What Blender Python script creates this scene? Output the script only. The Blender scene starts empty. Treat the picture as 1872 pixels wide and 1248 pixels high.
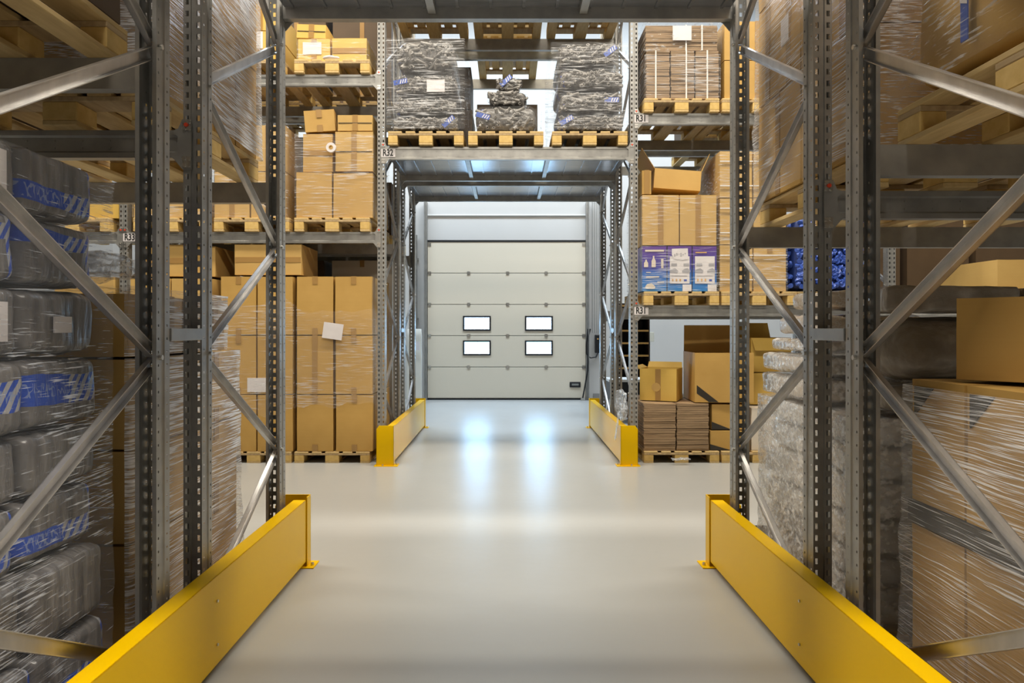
import bpy, math, random
from mathutils import Vector, Matrix, noise, Euler
R = math.radians
random.seed(11)
SC = bpy.context.scene
COL = SC.collection
# ------------------------------------------------------------------ camera
cam_d = bpy.data.cameras.new('camera'); cam = bpy.data.objects.new('camera', cam_d); COL.objects.link(cam)
cam.location = (0, 0, 1.43); cam.rotation_euler = (R(90), 0, 0)
cam_d.sensor_width = 36; cam_d.lens = 24.0; cam_d.clip_start = 0.05
cam_d.shift_x = 8 / 1872; cam_d.shift_y = -24 / 1872
SC.camera = cam
SC.view_settings.view_transform = 'Standard'; SC.view_settings.look = 'None'
SC.view_settings.gamma = 1; SC.view_settings.use_curve_mapping = False
SC.view_settings.exposure = 0.12
# ------------------------------------------------------------------ light
W = bpy.data.worlds.new('world'); SC.world = W; W.use_nodes = True
W.node_tree.nodes['Background'].inputs[0].default_value = (.8, .9, 1, 1)
W.node_tree.nodes['Background'].inputs[1].default_value = .3
def area(name, loc, sx, sy, power, col, rot=(0, 0, 0)):
    l = bpy.data.lights.new(name, 'AREA'); l.shape = 'RECTANGLE'; l.size = sx; l.size_y = sy
    l.energy = power; l.color = col
    o = bpy.data.objects.new(name, l); COL.objects.link(o); o.location = loc; o.rotation_euler = rot
    return o
WARM = (1, .92, .78); NEUT = (1, .92, .80); COOL = (.78, .90, 1)
area('aisle_light', (0, 5.65, 7.6), 14, .5, 940, WARM)
area('dock_light', (0, 11.0, 8.2), 12, 1.4, 1000, (.72, .86, 1))
area('front_aisle_light', (0, .25, 7.0), 5, .5, 660, NEUT)
# ------------------------------------------------------------------ materials
def mat(name, col=(.5, .5, .5), rough=.5, metal=0, spec=.5):
    m = bpy.data.materials.new(name); m.use_nodes = True
    b = m.node_tree.nodes['Principled BSDF']
    b.inputs['Base Color'].default_value = (*col, 1); b.inputs['Roughness'].default_value = rough
    b.inputs['Metallic'].default_value = metal; b.inputs['Specular IOR Level'].default_value = spec
    return m
class NT:
    def __init__(s, m): s.m = m; s.t = m.node_tree; s.b = s.t.nodes.get('Principled BSDF')
    def n(s, kind, **kw):
        nd = s.t.nodes.new('ShaderNode' + kind)
        for k, v in kw.items():
            if k.startswith('i_'): nd.inputs[int(k[2:]) if k[2:].isdigit() else k[2:].replace('_', ' ')].default_value = v
            else: setattr(nd, k, v)
        return nd
    def l(s, a, b): s.t.links.new(a, b)
    def coord(s, scale=(1, 1, 1), rot=(0, 0, 0), kind='Object'):
        tc = s.n('TexCoord'); mp = s.n('Mapping'); s.l(tc.outputs[kind], mp.inputs[0])
        mp.inputs['Scale'].default_value = scale; mp.inputs['Rotation'].default_value = rot
        return mp.outputs[0]
    def noise(s, vec, scale=5, detail=3, rough=.5):
        nd = s.n('TexNoise'); s.l(vec, nd.inputs['Vector'])
        nd.inputs['Scale'].default_value = scale; nd.inputs['Detail'].default_value = detail; nd.inputs['Roughness'].default_value = rough
        return nd.outputs['Fac']
    def ramp(s, fac, stops):
        nd = s.n('ValToRGB'); s.l(fac, nd.inputs[0]); e = nd.color_ramp.elements
        while len(e) < len(stops): e.new(.5)
        for k, (p, c) in enumerate(stops):
            e[k].position = p; e[k].color = (*c, 1) if len(c) == 3 else c
        return nd.outputs[0]
    def math(s, op, a, b=None, c=None):
        nd = s.n('Math', operation=op)
        for k, v in enumerate((a, b, c)):
            if v is None: continue
            if isinstance(v, (int, float)): nd.inputs[k].default_value = v
            else: s.l(v, nd.inputs[k])
        return nd.outputs[0]
    def mix(s, fac, a, b):
        nd = s.n('Mix', data_type='RGBA')
        for k, v in ((0, fac), (6, a), (7, b)):
            if isinstance(v, (int, float)): nd.inputs[k].default_value = v
            elif isinstance(v, tuple): nd.inputs[k].default_value = (*v, 1)
            else: s.l(v, nd.inputs[k])
        return nd.outputs[2]
    def bump(s, h, strength=.3, dist=.01, to=None):
        nd = s.n('Bump'); nd.inputs['Strength'].default_value = strength; nd.inputs['Distance'].default_value = dist
        s.l(h, nd.inputs['Height']); s.l(nd.outputs[0], (to or s.b).inputs['Normal']); return nd.outputs[0]
    def base(s, c): s.l(c, s.b.inputs['Base Color'])
    def sep(s, vec):
        nd = s.n('SeparateXYZ'); s.l(vec, nd.inputs[0]); return nd.outputs
def two_tone(name, a, b, scale, rough=.5, metal=0, stretch=(1, 1, 1), bump=0, detail=4, dist=.004):
    m = mat(name, a, rough, metal); t = NT(m)
    f = t.noise(t.coord(stretch), scale, detail)
    t.base(t.ramp(f, [(.3, a), (.7, b)]))
    if bump: t.bump(f, bump, dist)
    return m
M = {}
M['galv'] = two_tone('galvanized_steel', (.29, .285, .27), (.40, .39, .365), 9, .38, .5)
M['brace'] = two_tone('bright_galvanized_steel', (.46, .45, .44), (.60, .58, .56), 14, .36, .85, (1, 1, .2))
M['bolt'] = mat('zinc_bolt', (.62, .60, .56), .3, .9)
M['red'] = mat('red_pin', (.65, .06, .02), .4)
M['yellow'] = two_tone('yellow_paint', (.86, .52, .0), (.88, .535, .0), 3, .30)
M['yellow'].node_tree.nodes['Principled BSDF'].inputs['Specular IOR Level'].default_value = .14
t = NT(M['yellow']); t.bump(t.noise(t.coord(), 60, 2), .05, .002)
M['wood'] = two_tone('pallet_wood', (.50, .34, .14), (.62, .45, .20), 7, .7, 0, (6, 1, 6), .15)
M['wood_grey'] = two_tone('weathered_pallet_wood', (.36, .25, .13), (.52, .38, .20), 6, .75, 0, (6, 1, 6), .15)
M['block'] = two_tone('pallet_block_wood', (.56, .36, .10), (.68, .47, .17), 22, .75, 0, (1, 1, 1), .15)
def cardboard(name, a, b):
    m = mat(name, a, .62); t = NT(m); v = t.coord()
    f = t.noise(v, 4, 5); g = t.noise(t.coord((1, 1, 40)), 3, 2)
    t.base(t.mix(t.math('MULTIPLY', g, .25), t.ramp(f, [(.25, a), (.75, b)]), tuple(x * .8 for x in a)))
    t.bump(t.noise(v, 9, 3), .25, .006)
    return m
M['card'] = cardboard('cardboard', (.47, .275, .066), (.53, .32, .085))
M['card_tan'] = cardboard('tan_cardboard', (.51, .315, .092), (.57, .365, .115))
M['card_yellow'] = cardboard('yellowish_cardboard', (.60, .38, .07), (.65, .43, .10))
M['card_dark'] = cardboard('dark_and_shaded_cardboard', (.085, .052, .026), (.11, .068, .034))  # dark brown boxes, and shade painted into loads deep in the racks
M['card_inside'] = cardboard('cardboard_inside', (.34, .22, .10), (.38, .25, .12))
M['white_card'] = mat('white_carton', (.66, .58, .48), .5)
M['tape'] = mat('brown_packing_tape', (.36, .21, .07), .25)
M['tape_dark'] = mat('black_tape', (.03, .026, .02), .35)
M['strap'] = mat('white_strapping', (.75, .72, .68), .4)
M['line'] = mat('printed_black', (.02, .02, .02), .6)
M['faint'] = mat('printed_grey', (.35, .34, .36), .6)
def flats(name, a, b):
    m = mat(name, a, .75); t = NT(m)
    f = t.noise(t.coord((.6, .6, 55)), 3, 3, .6)
    t.base(t.ramp(f, [(.32, a), (.5, b), (.62, tuple(x * .35 for x in a)), (.7, b)])); t.bump(f, .6, .01)
    return m
M['flats'] = flats('stacked_flat_cardboard', (.24, .15, .08), (.36, .24, .13))
def film(name, scale, rot, lo, hi, cover, rough=.16, tint=(.95, .95, .97), bump=.6, dist=.012, diffuse=.35):
    m = bpy.data.materials.new(name); m.use_nodes = True; t = NT(m)
    t.t.nodes.remove(t.b); out = t.t.nodes['Material Output']
    v = t.coord(scale, rot); f = t.noise(v, 3, 2, .5)
    big = t.noise(t.coord((1, 1, 1)), 2.2, 2)
    ft = t.math('ADD', f, t.math('MULTIPLY', t.math('SUBTRACT', big, .5), .5))
    s = t.ramp(ft, [(cover, (0, 0, 0)), (min(.98, cover + .14), (1, 1, 1))])  # whitish streaks: wrinkle glints painted in, along with milky folds
    fac = t.math('MULTIPLY_ADD', s, hi - lo, lo)
    bs = t.n('BsdfPrincipled'); bs.inputs['Base Color'].default_value = (*[c * diffuse / .35 * .8 for c in tint], 1)
    bs.inputs['Roughness'].default_value = rough; bs.inputs['Specular IOR Level'].default_value = .9
    t.bump(t.math('ADD', f, t.math('MULTIPLY', big, .8)), bump, dist, bs)
    tr = t.n('BsdfTransparent'); mx = t.n('MixShader')
    t.l(fac, mx.inputs[0]); t.l(tr.outputs[0], mx.inputs[1]); t.l(bs.outputs[0], mx.inputs[2])
    t.l(mx.outputs[0], out.inputs[0])
    return m
# streaks in the y-z plane (tunnel-facing sides) and in the x-z plane (aisle-facing fronts)
M['film_side'] = film('stretch_film_diagonal', (5, 1.5, 66), (R(-17), 0, 0), .20, .92, .48, diffuse=.42, tint=(.95, .96, 1))
M['film_side_r'] = film('stretch_film_slanted', (5, 1.3, 66), (R(12), 0, 0), .13, .82, .535, diffuse=.42)
M['film_front'] = film('stretch_film_light', (1.6, 4, 30), (0, R(6), 0), .06, .50, .56)
M['film_bale'] = film('stretch_film_bluish_glints', (5, 3.2, 62), (R(-9), 0, 0), .06, .80, .57, .10, (.85, .90, 1), diffuse=.42)  # bluish white highlights on the bags, painted as tinted streaks
M['film_bag'] = film('clear_bag_film', (5, 5, 9), (0, 0, 0), .06, .60, .62, .09, (.96, .95, .94), .7, .02, .2)
M['film_loose'] = film('crumpled_film', (7, 7, 7), (.4, .3, 0), .25, .75, .50, .12, (.86, .92, 1), 1, .04)
M['bubble'] = mat('bubble_wrap', (.62, .54, .44), .22); t = NT(M['bubble'])
f0 = t.noise(t.coord(), 6, 3); f1 = t.noise(t.coord((1, 1.2, 1)), 26, 4, .6); f2 = t.noise(t.coord((1.2, .8, 1.1), (.5, .4, .2)), 17, 3, .55)
ln = t.math('MAXIMUM', t.math('LESS_THAN', t.math('ABSOLUTE', t.math('SUBTRACT', f1, .5)), .016), t.math('LESS_THAN', t.math('ABSOLUTE', t.math('SUBTRACT', f2, .46)), .013))  # thin bright lines painted in as crinkle highlights
t.base(t.mix(t.math('MULTIPLY', ln, .65), t.ramp(f0, [(.3, (.70, .58, .45)), (.7, (.82, .71, .58))]), (.93, .91, .88))); t.bump(t.math('ADD', f1, f2), .5, .012)
M['film_crinkle'] = film('bubble_film', (8, 9, 11), (.5, .3, .2), .30, .85, .49, .12, (.97, .96, .95), .9, .02, .46)
M['dull_wrap'] = mat('dusty_film_wrap', (.26, .21, .16), .25); t = NT(M['dull_wrap'])
f1 = t.noise(t.coord((1, 3, 1)), 9, 5); t.base(t.ramp(f1, [(.35, (.30, .26, .21)), (.55, (.42, .37, .31)), (.72, (.60, .56, .50))])); t.bump(f1, .8, .02)
def bag_mat(name, kind):
    m = mat(name, (.2, .19, .19), .3); t = NT(m); v = t.coord()
    f = t.noise(t.coord((1, 9, 1.2)), 3, 3); g = t.noise(v, 7, 4)
    grey = t.ramp(f, [(.3, (.085, .08, .08)), (.55, (.17, .16, .155)), (.78, (.28, .265, .255))])
    w = t.n('VectorMath', operation='ADD'); t.l(v, w.inputs[0])
    wn = t.n('TexNoise'); t.l(v, wn.inputs[0]); wn.inputs['Scale'].default_value = 3
    sc = t.n('VectorMath', operation='SCALE'); t.l(wn.outputs['Color'], sc.inputs[0]); sc.inputs['Scale'].default_value = .09; t.l(sc.outputs[0], w.inputs[1])
    x, y, z = t.sep(w.outputs[0])
    blue = (.012, .075, .50)
    def band(q, c, h): return t.math('LESS_THAN', t.math('ABSOLUTE', t.math('SUBTRACT', q, c)), h)
    dg = t.math('FRACT', t.math('MULTIPLY', t.math('ADD', y, t.math('MULTIPLY', z, -.7)), 22))
    stripe = t.math('MULTIPLY', t.math('LESS_THAN', dg, .5), t.math('GREATER_THAN', y, .06))
    if kind == 'none': t.base(grey)
    else:
        if kind == 'wide': b = band(z, .05, .05)
        elif kind == 'cross': b = t.math('MAXIMUM', band(z, .09, .028), band(y, .22, .03))
        else: b = t.math('MAXIMUM', band(z, .0, .03), band(y, .24, .035))
        b = t.math('MULTIPLY', b, t.math('GREATER_THAN', x, -.5))
        ink = t.mix(stripe, blue, (.42, .42, .44))
        txt = t.math('MULTIPLY', band(t.noise(t.coord((1, 70, 26)), 1.2, 0), .5, .05), band(z, .05 if kind == 'wide' else 0, .022))
        ink = t.mix(t.math('MULTIPLY', txt, .7), ink, (.3, .38, .6))
        t.base(t.mix(b, grey, ink))
    t.bump(t.math('ADD', f, t.math('MULTIPLY', g, .6)), .7, .02)
    return m
for k in ('none', 'wide', 'cross', 'low'): M['bag_' + k] = bag_mat('grey_plastic_bag_' + k, k)
M['tube'] = two_tone('grey_foam_tube', (.15, .14, .13), (.32, .30, .275), 12, .5)
M['tubemass'] = mat('tube_bundle', (.2, .2, .2), .3); t = NT(M['tubemass'])
f1 = t.noise(t.coord((9, 3, 7), (.3, .5, .4)), 3, 3); xx, yy, zz = t.sep(t.coord())
gr = t.ramp(f1, [(.3, (.05, .046, .043)), (.52, (.12, .11, .10)), (.74, (.22, .205, .19))])
bm = t.math('MULTIPLY', t.math('LESS_THAN', t.math('ADD', xx, t.math('MULTIPLY', t.noise(t.coord(), 6, 2), .3)), -.13), t.math('GREATER_THAN', t.noise(t.coord((1, 1, 2)), 6, 2), .52))
t.base(t.mix(bm, gr, (.03, .06, .34))); t.bump(f1, .5, .02)
M['caps'] = mat('blue_bottle_caps', (.045, .10, .42), .35)
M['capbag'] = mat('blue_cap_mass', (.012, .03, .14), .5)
M['paper'] = two_tone('white_paper', (.66, .62, .62), (.72, .68, .68), 9, .6)
M['white_wall'] = two_tone('white_plaster', (.60, .58, .55), (.62, .60, .57), 2, .7)
M['grey_wall'] = mat('grey_wall', (.07, .07, .07), .8)
M['ceiling'] = mat('ceiling_sheet', (.10, .10, .10), .8)
M['door'] = mat('cream_door_panel', (.70, .625, .50), .42); t = NT(M['door'])
zz = t.sep(t.coord())[2]; t.bump(t.math('GREATER_THAN', t.math('FRACT', t.math('MULTIPLY', zz, 8)), .06), .12, .003)
M['rubber'] = mat('black_rubber', (.012, .012, .014), .45)
M['seam'] = mat('grey_seam', (.20, .20, .18), .5)
M['skirt'] = mat('grey_skirting', (.30, .29, .28), .5)
M['glow'] = bpy.data.materials.new('daylight_pane'); M['glow'].use_nodes = True
b = M['glow'].node_tree.nodes['Principled BSDF']; b.inputs['Base Color'].default_value = (.9, .95, 1, 1)
b.inputs['Emission Color'].default_value = (.34, .65, 1, 1); b.inputs['Emission Strength'].default_value = 18
b.inputs['Roughness'].default_value = .1
M['purple'] = mat('printed_blue_carton', (.1, .1, .5), .35); t = NT(M['purple'])
zz = t.sep(t.coord(kind='Generated'))[2]
t.base(t.ramp(zz, [(0, (.012, .19, .52)), (.4, (.018, .13, .46)), (.52, (.045, .05, .33)), (1, (.10, .028, .25))]))
M['shelf_dark'] = mat('dark_brown_shelf', (.035, .02, .014), .5)
M['orange'] = mat('orange_edge', (.62, .35, .10), .5)
M['foam'] = two_tone('cream_foam_board', (.56, .54, .47), (.62, .60, .54), 3, .7)
M['cream'] = mat('cream_plastic', (.68, .66, .56), .5)
M['desk'] = mat('white_desk', (.7, .7, .68), .5)
M['green'] = mat('green_hose_cap', (.35, .5, .05), .5)
M['deck'] = two_tone('galvanized_deck_sheet', (.28, .29, .31), (.42, .43, .46), 3, .22, .7, (1, 8, 1))
# floor
m = M['floor'] = mat('beige_epoxy_floor', (.55, .49, .42), .22, 0, .55); t = NT(m)
v = t.coord(); f = t.noise(v, .8, 4); fine = t.noise(v, 16, 0)
t.base(t.ramp(f, [(.3, (.40, .405, .395)), (.7, (.44, .445, .435))]))
rg = t.math('MULTIPLY_ADD', t.noise(v, 3, 4), .06, .275); t.l(rg, t.b.inputs['Roughness'])
t.bump(t.math('ADD', fine, t.math('MULTIPLY', t.noise(v, 5, 0), .8)), .10, .006)
# ------------------------------------------------------------------ mesh helpers
class MB:
    def __init__(s): s.v = []; s.f = []; s.sm = []
    def add(s, vs, fs, smooth=False, mx=None):
        o = len(s.v)
        s.v += [tuple(mx @ Vector(p)) if mx else tuple(p) for p in vs]
        s.f += [tuple(i + o for i in f) for f in fs]; s.sm += [smooth] * len(fs); return s
    def box(s, x0, x1, y0, y1, z0, z1, mx=None):
        return s.add([(x, y, z) for z in (z0, z1) for y in (y0, y1) for x in (x0, x1)],
                     [(0, 2, 3, 1), (4, 5, 7, 6), (0, 1, 5, 4), (1, 3, 7, 5), (3, 2, 6, 7), (2, 0, 4, 6)], False, mx)
    def frame(s, p0, p1, up=(0, 0, 1)):
        p0 = Vector(p0); d = Vector(p1) - p0; y = d.normalized(); u = Vector(up)
        if abs(y.dot(u)) > .99: u = Vector((1, 0, 0))
        x = y.cross(u).normalized(); z = x.cross(y)
        m4 = Matrix((x, y, z)).transposed().to_4x4(); m4.translation = p0; return m4, d.length
    def bar(s, p0, p1, w, h, up=(0, 0, 1)):
        m4, L = s.frame(p0, p1, up); return s.box(-w / 2, w / 2, 0, L, -h / 2, h / 2, m4)
    def cyl(s, p0, p1, r, n=10, hole=0, cap=True):
        m4, L = s.frame(p0, p1); vs = []; fs = []
        c = [(math.cos(6.28319 * k / n), math.sin(6.28319 * k / n)) for k in range(n)]
        vs = [(a * r, 0, b * r) for a, b in c] + [(a * r, L, b * r) for a, b in c]
        side = [(k, (k + 1) % n, n + (k + 1) % n, n + k) for k in range(n)]
        if hole:
            vs += [(a * hole, 0, b * hole) for a, b in c] + [(a * hole, L, b * hole) for a, b in c]
            s.add(vs, side + [(2 * n + (k + 1) % n, 2 * n + k, 3 * n + k, 3 * n + (k + 1) % n) for k in range(n)], True, m4)
            s.add(vs, [(k, 2 * n + k, 2 * n + (k + 1) % n, (k + 1) % n) for k in range(n)] + [(n + k, n + (k + 1) % n, 3 * n + (k + 1) % n, 3 * n + k) for k in range(n)], False, m4)
        else:
            s.add(vs, side, True, m4)
            if cap: s.add(vs, [tuple(range(n)), tuple(range(2 * n - 1, n - 1, -1))], False, m4)
        return s
    def tube(s, pts, r, n=8):
        for a, b in zip(pts, pts[1:]): s.cyl(a, b, r, n)
        return s
    def prism(s, poly, axis, a, b):
        # polygon (u, v) extruded along axis: 'x' -> (u=y, v=z), 'y' -> (u=x, v=z), 'z' -> (u=x, v=y)
        def P(u, v, w): return {'x': (w, u, v), 'y': (u, w, v), 'z': (u, v, w)}[axis]
        n = len(poly); vs = [P(u, v, a) for u, v in poly] + [P(u, v, b) for u, v in poly]
        return s.add(vs, [(k, (k + 1) % n, n + (k + 1) % n, n + k) for k in range(n)] + [tuple(range(n - 1, -1, -1)), tuple(range(n, 2 * n))])
    def build(s, name, m, parent=None, bevel=0, seg=2, loc=None, rot=None, recalc=False):
        me = bpy.data.meshes.new(name); me.from_pydata(s.v, [], s.f)
        for p, q in zip(me.polygons, s.sm): p.use_smooth = q
        if recalc:
            import bmesh
            bm_ = bmesh.new(); bm_.from_mesh(me); bmesh.ops.recalc_face_normals(bm_, faces=bm_.faces); bm_.to_mesh(me); bm_.free()
        me.update()
        me.materials.append(M[m] if isinstance(m, str) else m)
        o = bpy.data.objects.new(name, me); COL.objects.link(o)
        if parent: o.parent = parent
        if loc: o.location = loc
        if rot: o.rotation_euler = rot
        if bevel:
            b = o.modifiers.new('bevel', 'BEVEL'); b.width = bevel; b.segments = seg; b.limit_method = 'ANGLE'
        return o
def tag(o, label=None, cat=None, group=None, kind=None):
    if label: o['label'] = label
    if cat: o['category'] = cat
    if group: o['group'] = group
    if kind: o['kind'] = kind
    return o
def thing(name, label, cat, loc=(0, 0, 0), rz=0, group=None, kind=None):
    o = bpy.data.objects.new(name, None); COL.objects.link(o); o.location = loc; o.rotation_euler = (0, 0, rz); o.empty_display_size = .1
    return tag(o, label, cat, group, kind)
def struct(o): o['kind'] = 'structure'; return o
def copy_tree(o, parent=None):
    c = o.copy(); COL.objects.link(c)
    if parent: c.parent = parent
    for ch in o.children: copy_tree(ch, c)
    return c
def rbox(sx, sy, sz, r, n=8, amp=0, freq=3, seed=0, ridge=None):
    """rounded slab centred at the origin, optionally lumpy"""
    mb = MB(); idx = {}; vs = []; fs = []
    h = Vector((sx / 2, sy / 2, sz / 2)); r = min(r, min(h) * .98)
    def vert(p):
        k = tuple(round(c, 5) for c in p)
        if k in idx: return idx[k]
        q = Vector((p[0] * h.x, p[1] * h.y, p[2] * h.z)); c = Vector([max(-h[i] + r, min(h[i] - r, q[i])) for i in range(3)])
        d = q - c; d = d.normalized() if d.length > 1e-6 else Vector((0, 0, 1)); q = c + d * r
        if amp:
            e = noise.noise(q * freq + Vector((seed * 7.3, seed * 1.7, seed * 3.1))) + .5 * noise.noise(q * freq * 2.3 + Vector((seed, 5, 9)))
            if ridge: e += ridge * math.sin(q.y * 60 + seed)
            q = q - d * amp * (1.1 - max(-1.1, min(1.1, e))) * .6
        idx[k] = len(vs); vs.append(q); return idx[k]
    for ax in range(3):
        for sg in (-1, 1):
            for i in range(n):
                for j in range(n):
                    cs = []
                    for a, b in ((i, j), (i + 1, j), (i + 1, j + 1), (i, j + 1)):
                        p = [0, 0, 0]; p[ax] = sg; p[(ax + 1) % 3] = -1 + 2 * a / n; p[(ax + 2) % 3] = -1 + 2 * b / n; cs.append(vert(p))
                    fs.append(tuple(cs if sg > 0 else cs[::-1]))
    mb.add(vs, fs, True); return mb
def sleeve(x0, x1, y0, y1, z0, z1, amp=.012, seed=0, nz=14, flare=0, top=False, skip=None, na=12, ragged=.0, r=.025):
    """a loose film sleeve around a load"""
    mb = MB(); pts = []
    xs = [x0 + r + (x1 - x0 - 2 * r) * k / na for k in range(na + 1)]; ys = [y0 + r + (y1 - y0 - 2 * r) * k / na for k in range(na + 1)]
    def corner(cx, cy, a): return [(cx + r * math.cos(R(a + 30 * k)), cy + r * math.sin(R(a + 30 * k))) for k in range(1, 3)]
    loop = [(x, y0) for x in xs] + corner(x1 - r, y0 + r, -90) + [(x1, y) for y in ys] + corner(x1 - r, y1 - r, 0) + [(x, y1) for x in xs[::-1]] + corner(x0 + r, y1 - r, 90) + [(x0, y) for y in ys[::-1]] + corner(x0 + r, y0 + r, 180)
    n = len(loop); cx, cy = (x0 + x1) / 2, (y0 + y1) / 2; vs = []
    for i in range(nz + 1):
        u = i / nz
        for k, (x, y) in enumerate(loop):
            z = z0 + (z1 - z0) * u
            d = Vector((x - cx, y - cy, 0)).normalized()
            e = noise.noise(Vector((x * 3, y * 3, z * 5 + seed * 9))) + .6 * noise.noise(Vector((x * 7, y * 7, z * 16 + seed * 4)))
            if ragged and i in (0, nz): z += ragged * noise.noise(Vector((x * 6, y * 6, seed + i)))
            q = Vector((x, y, z)) + d * (abs(e) * amp + flare * (1 - u) ** 3)
            vs.append(q)
    fs = [(i * n + k, i * n + (k + 1) % n, (i + 1) * n + (k + 1) % n, (i + 1) * n + k) for i in range(nz) for k in range(n) if not (skip == 'y0' and k < na)]
    if top:
        b = nz * n
        vs.append(Vector((cx, cy, z1 + .02))); fs += [(b + k, b + (k + 1) % n, len(vs) - 1) for k in range(n)]
    mb.add(vs, fs, True); return mb
def text(body, size, m, parent, loc, rot, name='lettering', sx=1, depth=.0004):
    cu = bpy.data.curves.new(name, 'FONT'); cu.body = body; cu.size = size; cu.extrude = depth; cu.align_x = 'CENTER'; cu.align_y = 'CENTER'; cu.offset = size * .028
    o = bpy.data.objects.new(name, cu); COL.objects.link(o)
    bpy.context.view_layer.update()
    me = bpy.data.meshes.new_from_object(o.evaluated_get(bpy.context.evaluated_depsgraph_get()))
    bpy.data.objects.remove(o); me.materials.clear(); me.materials.append(M[m])
    c = bpy.data.objects.new(name, me); COL.objects.link(c); c.parent = parent; c.location = loc; c.rotation_euler = rot; c.scale = (sx, 1, 1)
    return c
# ------------------------------------------------------------------ room
struct(MB().box(-13, 13, -7, 13.75, -.2, 0).build('floor', 'floor'))
struct(MB().box(-13, 13, 13.75, 14, 0, 8.6).build('wall_far', 'white_wall'))
struct(MB().box(-13.2, -13, -7, 13.75, 0, 8.6).build('wall_left', 'grey_wall'))
struct(MB().box(13, 13.2, -7, 13.75, 0, 8.6).build('wall_right', 'grey_wall'))
struct(MB().box(-13.2, 13.2, -7.2, -7, 0, 8.6).build('wall_near', 'grey_wall'))
struct(MB().box(-13.2, 13.2, -7.2, 14, 8.6, 8.8).build('ceiling', 'ceiling'))
struct(MB().box(1.72, 8, 13.735, 13.75, 0, .12).build('baseboard_far', 'skirt'))
# dock door: five panels, four panes
DX0, DX1, DY = -1.60, 1.56, 13.66
d = tag(bpy.data.objects.new('door_1', None)); COL.objects.link(d); d['kind'] = 'structure'; d.location = (0, DY, 0)
DB, DT = .03, 3.16
PH = (DT - DB) / 5
for k in range(5):
    MB().box(DX0, DX1, 0, .05, DB + k * PH + .006, DB + (k + 1) * PH - .006).build('door_panel', 'door', d, .004)
    if k: MB().box(DX0, DX1, .012, .045, DB + k * PH - .006, DB + k * PH + .006).build('panel_seam', 'seam', d)
MB().box(DX0, DX1, -.012, .05, DT, DT + .035).build('top_seal', 'rubber', d)
MB().box(DX0, DX1, -.015, .05, 0, DB).build('bottom_seal', 'rubber', d)
for wx in (-.615, .625):
    for wz in (1.04, 1.53):
        mb = MB(); W2, H2, b_ = .28, .15, .035
        mb.box(wx - W2, wx + W2, -.02, 0, wz - H2, wz - H2 + b_).box(wx - W2, wx + W2, -.02, 0, wz + H2 - b_, wz + H2)
        mb.box(wx - W2, wx - W2 + b_, -.02, 0, wz - H2 + b_, wz + H2 - b_).box(wx + W2 - b_, wx + W2, -.02, 0, wz - H2 + b_, wz + H2 - b_)
        fr = mb.build('window_frame', 'rubber', d, .006)
        MB().box(wx - W2 + b_, wx + W2 - b_, -.008, -.002, wz - H2 + b_, wz + H2 - b_).build('window_pane', 'glow', fr)
for k in range(1, 6):
    for hx in ((DX0 + .04, DX1 - .04) if k == 5 else (DX0 + .04, -.78, 0, .77, DX1 - .04)):
        hz = DB + k * PH - (.05 if k == 5 else 0)
        MB().box(hx - .03, hx + .03, -.012, -.001, hz - .035, hz - .005).box(hx - .03, hx + .03, -.012, -.001, hz + .005, hz + .035).box(hx - .02, hx + .02, -.018, -.001, hz - .012, hz + .012).build('hinge', 'bolt', d)
h = MB().box(1.24, 1.46, -.02, 0, .25, .36).build('handle', 'rubber', d, .012)
MB().box(1.28, 1.42, -.035, -.02, .285, .325).build('grip', 'seam', h, .006)
# guide posts of the door
struct(MB().box(DX0 - .06, DX0 - .005, 13.60, 13.75, 0, 3.95).box(DX0 - .06, DX0 - .045, 13.52, 13.60, 0, 3.95).build('trim_1', 'galv'))
struct(MB().box(DX1 + .005, DX1 + .06, 13.60, 13.75, 0, 3.95).box(DX1 + .045, DX1 + .06, 13.52, 13.60, 0, 3.95).build('trim_2', 'galv'))
struct(MB().box(DX0 - .06, DX1 + .06, 13.71, 13.75, 3.68, 3.72).build('trim_3', 'white_wall', None, .02))
# ------------------------------------------------------------------ racking
def upright_mesh(H):
    half = [(.024, .100, 0), (.040, .100, 0), (.040, .089, 0), (.040, .081, 2), (.040, .066, 0), (.036, .060, 0), (.036, .044, 0), (.040, .038, 0),
            (.040, .024, 0), (.040, .016, 2), (.040, 0, 0), (.0315, 0, 0), (.0165, 0, 1), (.0085, 0, 0), (.006, .006, 0)]
    pts = [(x, y) for x, y, _ in half] + [(-x, y) for x, y, _ in half[::-1]]
    fl = [f for _, _, f in half[1:]] + [0] + [half[k][2] for k in range(len(half) - 1, 0, -1)]
    mb = MB(); n = int(H / .05)
    for (a, b, f) in zip(pts, pts[1:], fl):
        def q(z0, z1): mb.add([(a[0], a[1], z0), (b[0], b[1], z0), (b[0], b[1], z1), (a[0], a[1], z1)], [(0, 1, 2, 3)])
        if not f: q(0, H)
        else:
            hh = .024 if f == 1 else .009; off = .013 if f == 1 else .03
            z = 0
            for k in range(n):
                q(z, k * .05 + off); z = k * .05 + off + hh
            q(z, H)
    return mb
def pt_lerp(a, b, u): return tuple(a[i] + (b[i] - a[i]) * u for i in range(3))
def channel(p0, p1, w, d, open_sign):
    """C channel brace lying in the y-z plane, its open side towards open_sign * x"""
    mb = MB(); m4, L = mb.frame(p0, p1, (1, 0, 0)); th = .003
    s = open_sign
    mb.box(-w / 2, w / 2, 0, L, -d / 2 * 1, -d / 2 + th, m4) if s > 0 else mb.box(-w / 2, w / 2, 0, L, d / 2 - th, d / 2, m4)
    mb.box(-w / 2, -w / 2 + th, 0, L, -d / 2, d / 2, m4).box(w / 2 - th, w / 2, 0, L, -d / 2, d / 2, m4)
    return mb
UP = {}
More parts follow.
